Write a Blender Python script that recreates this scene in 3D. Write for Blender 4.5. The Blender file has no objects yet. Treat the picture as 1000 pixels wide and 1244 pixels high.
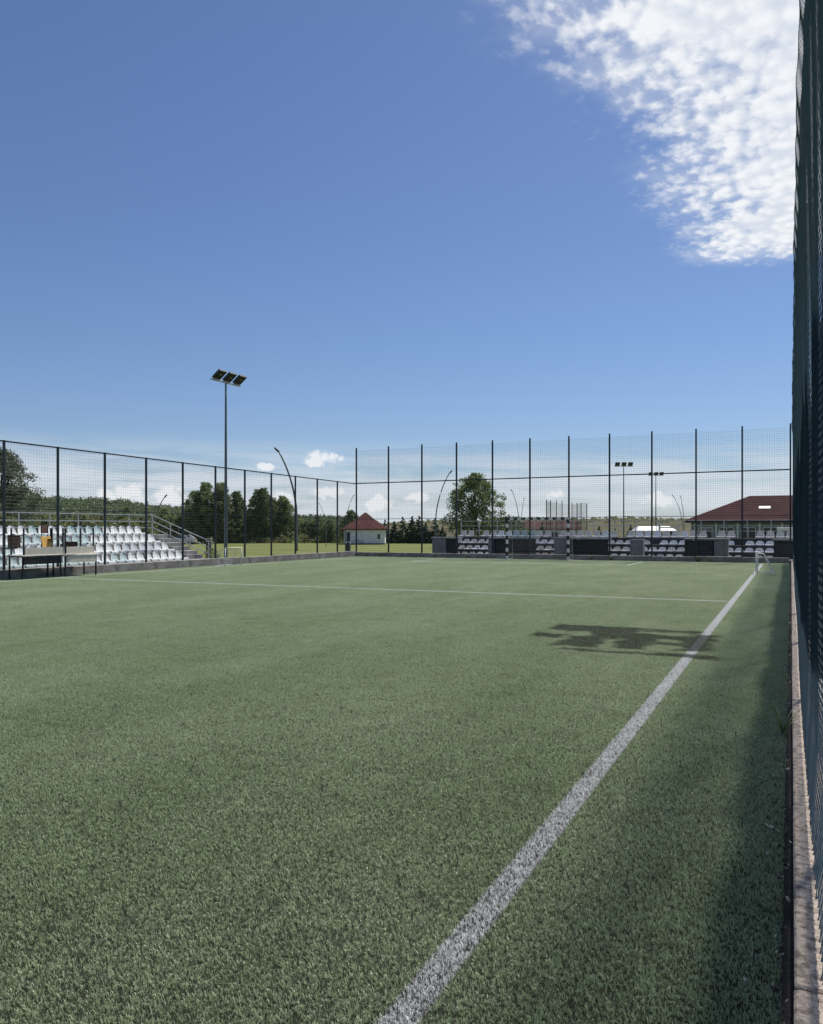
import bpy, math, random
import numpy as np
from mathutils import Vector, Matrix

random.seed(7)
rng = np.random.default_rng(11)
scene = bpy.context.scene
COL = scene.collection
R = math.radians

# ------------------------------------------------------------------ camera
EYE = 1.6
YAW = math.atan(461 / 1000)                      # looking left of the touchline
cam_d = bpy.data.cameras.new("camera")
cam_d.sensor_fit = 'VERTICAL'
cam_d.sensor_height = 24
cam_d.lens = 24 * 1000 / 1244
cam_d.shift_y = 19 / 1244
cam_d.clip_start = 0.01
cam_d.clip_end = 6000
cam = bpy.data.objects.new("camera", cam_d)
COL.objects.link(cam)
cam.location = (0, 0, EYE)
cam.rotation_euler = (R(90), 0, YAW)
scene.camera = cam

# ------------------------------------------------------------------ sun, sky
SUN_AZ = R(16)                                   # from +Y towards +X
SUN_EL = R(60)
sun_dir = Vector((math.sin(SUN_AZ) * math.cos(SUN_EL), math.cos(SUN_AZ) * math.cos(SUN_EL), math.sin(SUN_EL)))
sl = bpy.data.lights.new("sun", 'SUN')
sl.energy = 4.6
sl.angle = R(2.8)
sl.color = (1.0, 0.955, 0.88)
so = bpy.data.objects.new("sun", sl)
COL.objects.link(so)
so.location = (20, 30, 60)
so.rotation_euler = (-sun_dir).to_track_quat('-Z', 'Y').to_euler()

scene.view_settings.view_transform = 'Standard'
scene.view_settings.look = 'None'
scene.view_settings.exposure = 0.15
scene.view_settings.gamma = 1.0
scene.view_settings.use_curve_mapping = False
scene.cycles.max_bounces = 5
scene.cycles.diffuse_bounces = 2
scene.cycles.glossy_bounces = 2
scene.cycles.transparent_max_bounces = 12
scene.cycles.use_denoising = True


class NT:
    """small helper that writes node trees"""
    def __init__(self, tree):
        self.t = tree
        self.n = tree.nodes
        self.l = tree.links

    def node(self, kind, **kw):
        nd = self.n.new(kind)
        for k, v in kw.items():
            setattr(nd, k, v)
        return nd

    def put(self, sock, val):
        if isinstance(val, bpy.types.NodeSocket):
            self.l.new(val, sock)
        elif val is not None:
            sock.default_value = val

    def m(self, op, a, b=None, c=None, clamp=False):
        nd = self.node('ShaderNodeMath', operation=op, use_clamp=clamp)
        self.put(nd.inputs[0], a)
        self.put(nd.inputs[1], b)
        self.put(nd.inputs[2], c)
        return nd.outputs[0]

    def vm(self, op, a, b=None, out=0):
        nd = self.node('ShaderNodeVectorMath', operation=op)
        self.put(nd.inputs[0], a)
        self.put(nd.inputs[1], b)
        return nd.outputs[out]

    def xyz(self, v):
        nd = self.node('ShaderNodeSeparateXYZ')
        self.put(nd.inputs[0], v)
        return nd.outputs[0], nd.outputs[1], nd.outputs[2]

    def vec(self, x, y, z):
        nd = self.node('ShaderNodeCombineXYZ')
        for s, v in zip(nd.inputs, (x, y, z)):
            self.put(s, v)
        return nd.outputs[0]

    def noise(self, vec, scale, detail=4, rough=0.55, dist=0.0):
        nd = self.node('ShaderNodeTexNoise')
        self.put(nd.inputs['Vector'], vec)
        nd.inputs['Scale'].default_value = scale
        nd.inputs['Detail'].default_value = detail
        nd.inputs['Roughness'].default_value = rough
        nd.inputs['Distortion'].default_value = dist
        return nd.outputs['Fac']

    def ss(self, val, lo, hi):
        nd = self.node('ShaderNodeMapRange', interpolation_type='SMOOTHSTEP')
        self.put(nd.inputs['Value'], val)
        nd.inputs['From Min'].default_value = lo
        nd.inputs['From Max'].default_value = hi
        return nd.outputs[0]

    def mix(self, fac, a, b, blend='MIX'):
        nd = self.node('ShaderNodeMix', data_type='RGBA', blend_type=blend)
        self.put(nd.inputs['Factor'], fac)
        self.put(nd.inputs['A'], a if isinstance(a, bpy.types.NodeSocket) else (*a, 1))
        self.put(nd.inputs['B'], b if isinstance(b, bpy.types.NodeSocket) else (*b, 1))
        return nd.outputs['Result']

    def ramp(self, fac, stops):
        nd = self.node('ShaderNodeValToRGB')
        cr = nd.color_ramp
        while len(cr.elements) < len(stops):
            cr.elements.new(0.5)
        for e, (p, c) in zip(cr.elements, stops):
            e.position = p
            e.color = (*c, 1)
        self.put(nd.inputs[0], fac)
        return nd.outputs[0]


world = bpy.data.worlds.new("World")
scene.world = world
world.use_nodes = True
w = NT(world.node_tree)
w.n.clear()
sky = w.node('ShaderNodeTexSky', sky_type='NISHITA')
sky.sun_disc = False
sky.sun_elevation = SUN_EL
sky.sun_rotation = SUN_AZ
sky.altitude = 250
sky.air_density = 1.0
sky.dust_density = 0.6
sky.ozone_density = 2.2
d = w.node('ShaderNodeTexCoord').outputs['Generated']
dx, dy, dz = w.xyz(d)
zc = w.m('MAXIMUM', dz, 0.035)
px = w.m('DIVIDE', dx, zc)
py = w.m('DIVIDE', dy, zc)
pl = w.vec(px, py, 0.0)                          # the cloud deck seen as a plane overhead
ca, sa = math.cos(YAW), math.sin(YAW)
# --- high altocumulus sheet: soft blobs on the deck, broken up by noise
deck = [(0.66, 1.42, 0.47), (1.10, 1.75, 0.62), (1.22, 2.30, 0.50), (1.32, 2.66, 0.42), (1.9, 2.2, 0.75),
        (1.5, 1.0, 0.9), (2.6, 1.5, 0.9), (0.8, 0.5, 0.6), (-1.5, -1.2, 0.6), (-2.6, -2.4, 0.9), (1.2, -2.2, 0.8), (-3.4, 0.4, 0.5)]
field = None
warp = w.noise(pl, 2.1, 5, 0.6)
warp2 = w.noise(w.vm('ADD', pl, (7.3, 2.1, 0)), 2.1, 5, 0.6)
wx = w.m('ADD', px, w.m('MULTIPLY', w.m('SUBTRACT', warp, 0.5), 0.45))
wy = w.m('ADD', py, w.m('MULTIPLY', w.m('SUBTRACT', warp2, 0.5), 0.45))
wp = w.vec(wx, wy, 0.0)
for r_, f_, rad in deck:
    cx, cy = r_ * ca - f_ * sa, r_ * sa + f_ * ca
    dist = w.vm('DISTANCE', wp, (cx, cy, 0), out=1)
    b = w.m('SUBTRACT', 1.0, w.m('DIVIDE', dist, rad))
    field = b if field is None else w.m('SMOOTH_MAX', field, b, 0.22)
rip = w.noise(w.vm('MULTIPLY', pl, (1.0, 0.62, 1)), 17.0, 4, 0.55, 0.15)
fine = w.noise(w.vm('MULTIPLY', pl, (1.0, 0.62, 1)), 42.0, 4, 0.6, 0.3)
dens = w.m('ADD', field, w.m('MULTIPLY', w.m('SUBTRACT', rip, 0.5), 1.05))
dens = w.m('ADD', dens, w.m('MULTIPLY', w.m('SUBTRACT', fine, 0.5), 0.40))
vor = w.node('ShaderNodeTexVoronoi', feature='SMOOTH_F1', voronoi_dimensions='2D')
wob_v = w.vec(w.m('ADD', px, w.m('MULTIPLY', rip, 0.05)), w.m('MULTIPLY', w.m('ADD', py, w.m('MULTIPLY', fine, 0.05)), 0.66), 0.0)
w.l.new(wob_v, vor.inputs['Vector'])
vor.inputs['Scale'].default_value = 25.0
vor.inputs['Smoothness'].default_value = 0.6
cell = w.m('SUBTRACT', 0.42, vor.outputs['Distance'])          # small rounded puffs of the sheet
dens = w.m('ADD', dens, w.m('MULTIPLY', cell, 0.30))
cov_hi = w.ss(dens, -0.22, 0.46)
veil = w.m('MULTIPLY', w.ss(w.m('ADD', field, w.m('MULTIPLY', w.m('SUBTRACT', warp, 0.5), 1.1)), -0.30, 0.45), 0.5)
cov_hi = w.m('MAXIMUM', cov_hi, veil)
cov_hi = w.m('MULTIPLY', cov_hi, w.ss(w.m('ADD', field, w.m('MULTIPLY', w.m('SUBTRACT', warp2, 0.5), 0.5)), -0.34, 0.16))
# --- a few thin wisps over the clear part
wisp = w.ss(w.noise(w.vm('MULTIPLY', pl, (1.0, 1.7, 1)), 1.3, 6, 0.62, 0.6), 0.70, 0.90)
# --- stratus bands near the horizon
band_v = w.vec(w.m('MULTIPLY', dx, 2.2), w.m('MULTIPLY', dy, 2.2), w.m('MULTIPLY', dz, 34.0))
bn = w.noise(band_v, 1.35, 6, 0.58, 0.25)
bn2 = w.noise(w.vm('MULTIPLY', band_v, (3.5, 3.5, 1.6)), 1.5, 6, 0.6, 0.3)
bsum = w.m('ADD', w.m('MULTIPLY', bn, 0.65), w.m('MULTIPLY', bn2, 0.35))
bband = w.m('MULTIPLY', w.ss(bsum, 0.36, 0.58), w.m('SUBTRACT', 1.0, w.ss(dz, 0.05, 0.115)))
low = w.m('MULTIPLY', w.m('SUBTRACT', 1.0, w.ss(dz, 0.0, 0.08)), 0.38)
# --- small fair-weather cumulus low over the trees
cum = [(395, 557, 25), (385, 562, 18), (322, 567, 13), (205, 603, 26), (155, 600, 27), (130, 603, 20), (400, 598, 22), (345, 602, 16), (505, 603, 20),
       (672, 601, 14), (800, 608, 22), (30, 606, 30), (-90, 598, 34), (1080, 600, 30), (460, 612, 26), (250, 615, 30)]
cfield = None
cn = w.noise(d, 62.0, 6, 0.62, 0.2)
cn2 = w.noise(d, 17.0, 3, 0.55, 0.1)
SQ = 2.0
dsq = w.vm('MULTIPLY', d, (1, 1, SQ))
for u_, v_, rp in cum:
    q = Vector(((u_ - 500) / 1000, 1.0, (641 - v_) / 1000)).normalized()
    wd = (q.x * ca - q.y * sa, q.x * sa + q.y * ca, q.z * SQ)
    dist = w.vm('DISTANCE', dsq, wd, out=1)
    b = w.m('SUBTRACT', 1.0, w.m('DIVIDE', dist, rp / 1000))
    cfield = b if cfield is None else w.m('MAXIMUM', cfield, b)
cdens = w.m('ADD', cfield, w.m('MULTIPLY', w.m('SUBTRACT', cn, 0.5), 2.4))
cdens = w.m('ADD', cdens, w.m('MULTIPLY', w.m('SUBTRACT', cn2, 0.5), 0.8))
cov_cu = w.m('MULTIPLY', w.ss(cdens, 0.12, 0.62), w.ss(cfield, -0.35, 0.1))
# --- put together
tint = w.node('ShaderNodeHueSaturation')
tint.inputs['Saturation'].default_value = 1.0
w.l.new(sky.outputs[0], tint.inputs['Color'])
skycol = w.mix(1.0, tint.outputs[0], (0.80, 0.90, 1.10), 'MULTIPLY')
whiteness = w.noise(pl, 6.0, 4, 0.5)
c_hi = w.mix(w.ss(w.m('ADD', w.m('MULTIPLY', whiteness, 0.4), w.m('ADD', w.m('MULTIPLY', rip, 0.45), w.m('MULTIPLY', cell, 0.25))), 0.30, 0.56), (7.9, 8.5, 9.5), (10.4, 10.6, 10.9))
out = w.mix(w.m('MULTIPLY', wisp, 0.16), skycol, (8.0, 8.9, 10.2))
out = w.mix(low, out, (6.6, 7.7, 9.0))
out = w.mix(w.m('MULTIPLY', bband, 0.80), out, (8.2, 8.8, 9.6))
out = w.mix(w.m('MULTIPLY', cov_cu, 0.85), out, (10.0, 10.2, 10.5))
out = w.mix(w.m('MULTIPLY', cov_hi, 0.97), out, c_hi)
bg = w.node('ShaderNodeBackground')
w.l.new(out, bg.inputs['Color'])
bg.inputs['Strength'].default_value = 0.08
wo = w.node('ShaderNodeOutputWorld')
w.l.new(bg.outputs[0], wo.inputs['Surface'])


# ------------------------------------------------------------------ materials
def new_mat(name):
    mt = bpy.data.materials.new(name)
    mt.use_nodes = True
    k = NT(mt.node_tree)
    k.n.clear()
    k.out = k.node('ShaderNodeOutputMaterial')
    return mt, k


def surf(name, col, rough=0.6, var=0.25, scale=4.0, col2=None, bump=0.0, bscale=40.0, metal=0.0, spec=0.4, coords='Object', detail=5, stops=(0.35, 0.65)):
    mt, k = new_mat(name)
    p = k.node('ShaderNodeBsdfPrincipled')
    tc = k.node('ShaderNodeTexCoord').outputs[coords] if coords != 'World' else k.node('ShaderNodeNewGeometry').outputs['Position']
    n = k.noise(tc, scale, detail, 0.6)
    c2 = col2 if col2 else tuple(x * (1 - var) for x in col)
    k.l.new(k.mix(k.ss(n, *stops), c2, col), p.inputs['Base Color'])
    p.inputs['Roughness'].default_value = rough
    p.inputs['Metallic'].default_value = metal
    p.inputs['Specular IOR Level'].default_value = spec
    if bump:
        b = k.node('ShaderNodeBump')
        b.inputs['Strength'].default_value = bump
        b.inputs['Distance'].default_value = 0.02
        k.l.new(k.noise(tc, bscale, 6, 0.65), b.inputs['Height'])
        k.l.new(b.outputs[0], p.inputs['Normal'])
    k.l.new(p.outputs[0], k.out.inputs['Surface'])
    return mt


def leafy(name, a, b, trans=0.42):
    mt, k = new_mat(name)
    oi = k.node('ShaderNodeObjectInfo').outputs['Random']
    pos = k.node('ShaderNodeNewGeometry').outputs['Position']
    n = k.noise(pos, 0.9, 4, 0.6)
    n = k.m('ADD', k.m('MULTIPLY', n, 0.75), k.m('MULTIPLY', oi, 0.25))
    colr = k.mix(k.ss(n, 0.3, 0.7), a, b)
    df = k.node('ShaderNodeBsdfPrincipled')
    df.inputs['Roughness'].default_value = 0.55
    df.inputs['Specular IOR Level'].default_value = 0.3
    tr = k.node('ShaderNodeBsdfTranslucent')
    k.l.new(colr, df.inputs['Base Color'])
    k.l.new(colr, tr.inputs['Color'])
    ms = k.node('ShaderNodeMixShader')
    ms.inputs[0].default_value = trans
    k.l.new(df.outputs[0], ms.inputs[1])
    k.l.new(tr.outputs[0], ms.inputs[2])
    k.l.new(ms.outputs[0], k.out.inputs['Surface'])
    return mt


LINE_X = -1.15        # near touchline
HALF_Y = 19.0
END_Y = 39.2
LEFT_X = -21.15


def turf_colour(k, pos, green_a, green_b, fleck):
    """green pile with white pile for the lines and dark patches, all by place on the pitch"""
    x, y, z = k.xyz(pos)
    wob = k.m('MULTIPLY', k.m('SUBTRACT', k.noise(pos, 90.0, 2, 0.5), 0.5), 0.03)
    lines = [(LINE_X - 0.062, LINE_X + 0.062, -20, END_Y), (LEFT_X - .06, LEFT_X + .06, -20, END_Y),
             (LEFT_X, LINE_X, HALF_Y - .065, HALF_Y + .065), (LEFT_X, LINE_X, END_Y - .06, END_Y + .06),
             (-16.25, -6.25, 35.2, 35.36), (-16.31, -16.19, 35.2, END_Y), (-6.31, -6.19, 35.2, END_Y)]
    tot = None
    for x0, x1, y0, y1 in lines:
        fx = k.m('SUBTRACT', (x1 - x0) / 2, k.m('ABSOLUTE', k.m('SUBTRACT', x, (x0 + x1) / 2)))
        fy = k.m('SUBTRACT', (y1 - y0) / 2, k.m('ABSOLUTE', k.m('SUBTRACT', y, (y0 + y1) / 2)))
        b = k.m('MINIMUM', fx, fy)
        tot = b if tot is None else k.m('MAXIMUM', tot, b)
    white = k.ss(k.m('ADD', tot, wob), -0.008, 0.008)
    # dark patch of noise-warped boxes, multiplied into the pile colour
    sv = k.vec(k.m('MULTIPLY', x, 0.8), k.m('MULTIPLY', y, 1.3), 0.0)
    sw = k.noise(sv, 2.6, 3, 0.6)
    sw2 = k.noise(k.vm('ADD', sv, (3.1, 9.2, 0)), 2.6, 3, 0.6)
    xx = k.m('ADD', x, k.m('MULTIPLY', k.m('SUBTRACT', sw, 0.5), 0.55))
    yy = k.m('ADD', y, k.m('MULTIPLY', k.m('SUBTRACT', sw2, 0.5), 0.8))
    dark_boxes = [(-3.5, -2.1, 12.55, 13.4), (-2.95, -2.35, 10.95, 11.95), (-2.75, -0.8, 10.55, 10.80), (-2.3, -1.1, 12.1, 12.6),
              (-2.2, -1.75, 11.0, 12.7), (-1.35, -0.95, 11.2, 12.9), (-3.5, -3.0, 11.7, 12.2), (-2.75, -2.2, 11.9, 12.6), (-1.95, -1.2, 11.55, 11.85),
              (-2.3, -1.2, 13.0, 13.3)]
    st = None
    for x0, x1, y0, y1 in dark_boxes:
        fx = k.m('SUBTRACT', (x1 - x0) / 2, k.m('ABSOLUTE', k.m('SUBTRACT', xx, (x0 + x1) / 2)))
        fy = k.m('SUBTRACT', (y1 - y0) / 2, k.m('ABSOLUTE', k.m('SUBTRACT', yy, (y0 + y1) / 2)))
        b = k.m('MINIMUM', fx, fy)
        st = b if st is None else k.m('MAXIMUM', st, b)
    dark_mask = k.ss(st, -0.08, 0.10)
    big = k.noise(k.vec(k.m('MULTIPLY', x, 0.9), k.m('MULTIPLY', y, 0.35), 0), 0.8, 3, 0.62)
    g = k.mix(k.ss(big, 0.3, 0.72), green_a, green_b)
    mid = k.noise(k.vec(x, k.m('MULTIPLY', y, 0.8), 0), 3.1, 3, 0.65)
    g = k.mix(k.m('MULTIPLY', k.ss(mid, 0.42, 0.75), 0.45), g, k.mix(1.0, g, (0.66, 0.64, 0.60), 'MULTIPLY'))   # rubber crumb brought up by play
    seam = k.m('ABSOLUTE', k.m('SUBTRACT', k.m('MODULO', k.m('ADD', y, 40.0), 3.9), 1.95))
    g = k.mix(k.m('MULTIPLY', k.m('SUBTRACT', 1.0, k.ss(seam, 0.008, 0.035)), 0.22), g, k.mix(1.0, g, (0.5, 0.5, 0.5), 'MULTIPLY'))
    g = k.mix(fleck, k.mix(1.0, g, (0.72, 0.72, 0.72), 'MULTIPLY'), k.mix(1.0, g, (1.32, 1.30, 1.28), 'MULTIPLY'))
    wcol = k.mix(fleck, (0.82, 0.82, 0.81), (0.95, 0.95, 0.94))
    colr = k.mix(k.m('MULTIPLY', white, k.m('SUBTRACT', 1.0, k.m('MULTIPLY', k.ss(mid, 0.45, 0.8), 0.22))), g, wcol)
    return k.mix(k.m('MULTIPLY', dark_mask, 0.92), colr, k.mix(1.0, colr, (0.16, 0.18, 0.16), 'MULTIPLY'))


GREEN_A, GREEN_B = (0.360, 0.456, 0.250), (0.455, 0.545, 0.335)
m_turf_base, k = new_mat("turf_backing")
p = k.node('ShaderNodeBsdfPrincipled')
pos = k.node('ShaderNodeNewGeometry').outputs['Position']
fl = k.noise(pos, 220.0, 2, 0.6)
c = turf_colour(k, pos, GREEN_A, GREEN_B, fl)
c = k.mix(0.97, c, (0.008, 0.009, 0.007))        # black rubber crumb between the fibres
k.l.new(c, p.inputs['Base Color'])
p.inputs['Roughness'].default_value = 0.9
p.inputs['Specular IOR Level'].default_value = 0.1
k.l.new(p.outputs[0], k.out.inputs['Surface'])

m_fibre, k = new_mat("turf_fibre")
p = k.node('ShaderNodeBsdfPrincipled')
pos = k.node('ShaderNodeNewGeometry').outputs['Position']
at = k.node('ShaderNodeAttribute', attribute_name='shade').outputs['Fac']
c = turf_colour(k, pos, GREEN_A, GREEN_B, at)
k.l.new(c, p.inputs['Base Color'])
p.inputs['Roughness'].default_value = 0.45
p.inputs['Specular IOR Level'].default_value = 0.5
tr = k.node('ShaderNodeBsdfTranslucent')
k.l.new(c, tr.inputs['Color'])
ms = k.node('ShaderNodeMixShader')
ms.inputs[0].default_value = 0.30
k.l.new(p.outputs[0], ms.inputs[1])
k.l.new(tr.outputs[0], ms.inputs[2])
k.l.new(ms.outputs[0], k.out.inputs['Surface'])

# open country: mown grass near, dry fields and scrub on the rise far off
m_land, k = new_mat("meadow")
p = k.node('ShaderNodeBsdfPrincipled')
pos = k.node('ShaderNodeNewGeometry').outputs['Position']
x, y, z = k.xyz(pos)
n1 = k.noise(pos, 0.12, 6, 0.65)
n2 = k.noise(pos, 2.2, 5, 0.7)
g = k.mix(k.ss(k.m('ADD', k.m('MULTIPLY', n1, 0.6), k.m('MULTIPLY', n2, 0.4)), 0.35, 0.65), (0.115, 0.150, 0.040), (0.200, 0.200, 0.075))
nf = k.noise(k.vec(k.m('MULTIPLY', x, 0.012), k.m('MULTIPLY', y, 0.05), 0), 1.0, 5, 0.6)
fieldc = k.ramp(nf, [(0.30, (0.060, 0.072, 0.034)), (0.45, (0.125, 0.105, 0.064)), (0.58, (0.085, 0.088, 0.045)), (0.72, (0.150, 0.122, 0.078))])
r2 = k.vm('LENGTH', pos, out=1)
c = k.mix(k.ss(r2, 165, 210), g, fieldc)
k.l.new(c, p.inputs['Base Color'])
p.inputs['Roughness'].default_value = 0.9
p.inputs['Specular IOR Level'].default_value = 0.1
bmp = k.node('ShaderNodeBump')
bmp.inputs['Strength'].default_value = 0.6
bmp.inputs['Distance'].default_value = 0.1
k.l.new(k.noise(pos, 9.0, 6, 0.7), bmp.inputs['Height'])
k.l.new(bmp.outputs[0], p.inputs['Normal'])
k.l.new(p.outputs[0], k.out.inputs['Surface'])

M = {}
M['concrete'] = surf("concrete", (0.34, 0.32, 0.295), 0.9, 0.4, 3.0, bump=0.5, bscale=60, spec=0.2)
M['kerb'] = surf("kerb_concrete", (0.60, 0.505, 0.415), 0.95, scale=26.0, col2=(0.19, 0.150, 0.120), bump=1.0, bscale=95, spec=0.15, coords='World', detail=9, stops=(0.30, 0.62))
M['tier'] = surf("tier_concrete", (0.36, 0.35, 0.335), 0.9, 0.35, 2.0, bump=0.3, spec=0.2)
M['dark_tier'] = surf("shade_tone_concrete", (0.085, 0.089, 0.094), 0.9, 0.3, 2.0, bump=0.3, spec=0.1)  # end-stand concrete, with the shade on the tier fronts put into its colour
M['plaster_grey'] = surf("grey_render", (0.235, 0.25, 0.27), 0.9, 0.25, 3.0, bump=0.3, spec=0.2)
M['post'] = surf("green_post_paint", (0.018, 0.033, 0.045), 0.45, 0.3, 6.0)
M['wire'] = surf("green_wire", (0.020, 0.038, 0.052), 0.5, 0.2, 6.0)
M['net_wire'] = surf("coated_wire", (0.036, 0.084, 0.130), 0.75, 0.3, 9.0)
M['seat_white'] = surf("white_plastic", (0.76, 0.78, 0.79), 0.4, 0.16, 5.0)
M['seat_teal'] = surf("pale_teal_plastic", (0.50, 0.60, 0.60), 0.4, 0.18, 5.0)
M['seat_cream'] = surf("weathered_plastic", (0.70, 0.68, 0.64), 0.45, 0.2, 5.0)
M['galv'] = surf("galvanised_steel", (0.56, 0.57, 0.56), 0.5, 0.25, 8.0, metal=0.35)
M['pole_grey'] = surf("painted_pole", (0.13, 0.15, 0.165), 0.5, 0.25, 3.0)
M['lamp_dark'] = surf("dark_housing", (0.03, 0.035, 0.038), 0.45, 0.3, 9.0)
M['lamp_glass'] = surf("lamp_glass", (0.022, 0.028, 0.028), 0.55, 0.3, 12.0, spec=0.3)
M['lamp_led'] = surf("lamp_chip", (0.22, 0.22, 0.13), 0.4, 0.2, 20.0)
M['white_paint'] = surf("white_paint", (0.84, 0.84, 0.83), 0.45, 0.15, 6.0)
M['black_paint'] = surf("black_paint", (0.02, 0.02, 0.022), 0.45, 0.3, 6.0)
M['cream_bar'] = surf("cream_bar", (0.70, 0.66, 0.40), 0.5, 0.15, 6.0)
M['rope'] = surf("net_cord", (0.20, 0.21, 0.21), 0.8, 0.2, 9.0)
M['rope_white'] = surf("white_net_cord", (0.55, 0.56, 0.56), 0.8, 0.2, 9.0)
M['wall_white'] = surf("white_render", (0.80, 0.81, 0.79), 0.9, 0.12, 1.5, bump=0.2)
M['roof_red'] = surf("red_roof_sheet", (0.110, 0.038, 0.036), 0.8, 0.35, 1.4, bump=0.3, bscale=6, spec=0.12)
M['roof_maroon'] = surf("maroon_roof_tile", (0.066, 0.022, 0.025), 0.85, 0.3, 0.8, bump=0.3, bscale=5, spec=0.10)
M['roof_rust'] = surf("rust_roof_tile", (0.115, 0.055, 0.047), 0.85, 0.35, 0.6, bump=0.3, bscale=5, spec=0.10)
M['glass'] = surf("window_glass", (0.035, 0.045, 0.05), 0.08, 0.3, 2.0, spec=0.8)
M['frame_white'] = surf("window_frame", (0.62, 0.64, 0.64), 0.5, 0.1, 5.0)
M['dark_wood'] = surf("dark_wood", (0.07, 0.045, 0.032), 0.7, 0.3, 8.0)
M['brown_ply'] = surf("brown_plywood", (0.115, 0.062, 0.042), 0.6, 0.3, 8.0)
M['beige_ply'] = surf("beige_laminate", (0.72, 0.67, 0.56), 0.5, 0.15, 6.0)
M['orange_ply'] = surf("orange_laminate", (0.62, 0.36, 0.085), 0.5, 0.15, 6.0)
M['blue_paint'] = surf("blue_paint", (0.05, 0.10, 0.22), 0.5, 0.2, 6.0)
M['tarp'] = surf("dark_tarpaulin", (0.032, 0.038, 0.048), 0.6, 0.4, 5.0, bump=0.4, bscale=7)
M['soil'] = surf("dark_soil", (0.030, 0.025, 0.020), 0.95, 0.5, 30.0, bump=0.8, bscale=120, coords='World')
M['path'] = surf("pale_paving", (0.50, 0.52, 0.50), 0.9, 0.2, 4.0, bump=0.3, coords='World')
M['bark'] = surf("bark", (0.085, 0.065, 0.050), 0.95, 0.4, 6.0, bump=0.6, bscale=20)
M['car_silver'] = surf("silver_car_paint", (0.50, 0.52, 0.54), 0.28, 0.05, 2.0, metal=0.5)
M['rubber'] = surf("tyre_rubber", (0.02, 0.02, 0.02), 0.85, 0.2, 9.0)
M['lamp_red'] = surf("red_lens", (0.35, 0.02, 0.02), 0.3, 0.1, 9.0)
M['timber'] = surf("pale_timber", (0.40, 0.32, 0.22), 0.8, 0.3, 6.0)
M['litter'] = surf("dry_litter", (0.62, 0.58, 0.50), 0.8, scale=40.0, col2=(0.22, 0.18, 0.13), coords='World')
M['leaf_mid'] = leafy("foliage_mid", (0.11, 0.155, 0.065), (0.245, 0.305, 0.13))
M['leaf_dark'] = leafy("foliage_dark", (0.085, 0.118, 0.07), (0.17, 0.215, 0.11))
M['leaf_olive'] = leafy("foliage_olive", (0.135, 0.158, 0.07), (0.26, 0.28, 0.125))
M['leaf_willow'] = leafy("foliage_grey_green", (0.11, 0.135, 0.09), (0.22, 0.25, 0.155))
M['leaf_red'] = leafy("foliage_russet", (0.1, 0.07, 0.055), (0.18, 0.125, 0.1))
M['needle'] = leafy("needles", (0.045, 0.075, 0.05), (0.095, 0.135, 0.075), 0.15)
M['weed'] = leafy("weed_blade", (0.17, 0.21, 0.075), (0.30, 0.35, 0.15), 0.3)

# woven shade cloth: half open weave, so some sun leaks through
m_cloth, k = new_mat("shade_cloth")
p = k.node('ShaderNodeBsdfPrincipled')
pos = k.node('ShaderNodeNewGeometry').outputs['Position']
x, y, z = k.xyz(pos)
n = k.noise(k.vec(x, k.m('MULTIPLY', y, 3.0), k.m('MULTIPLY', z, 0.5)), 3.0, 5, 0.6)
k.l.new(k.mix(k.ss(n, 0.3, 0.7), (0.036, 0.084, 0.130), (0.065, 0.130, 0.185)), p.inputs['Base Color'])
p.inputs['Roughness'].default_value = 0.7
tp = k.node('ShaderNodeBsdfTransparent')
ms = k.node('ShaderNodeMixShader')
ms.inputs[0].default_value = 0.32
k.l.new(p.outputs[0], ms.inputs[1])
k.l.new(tp.outputs[0], ms.inputs[2])
k.l.new(ms.outputs[0], k.out.inputs['Surface'])
M['cloth'] = m_cloth


# ------------------------------------------------------------------ mesh helpers
def tag(o, label=None, cat=None, group=None, kind=None):
    if label:
        o["label"] = label
    if cat:
        o["category"] = cat
    if group:
        o["group"] = group
    if kind:
        o["kind"] = kind
    return o


def link(name, me, parent=None, loc=(0, 0, 0), rz=0.0):
    o = bpy.data.objects.new(name, me)
    COL.objects.link(o)
    o.location = loc
    o.rotation_euler = (0, 0, rz)
    if parent:
        o.parent = parent
    return o


def thing(name, label, cat, loc=(0, 0, 0), rz=0.0, group=None):
    return tag(link(name, None, None, loc, rz), label, cat, group)


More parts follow.
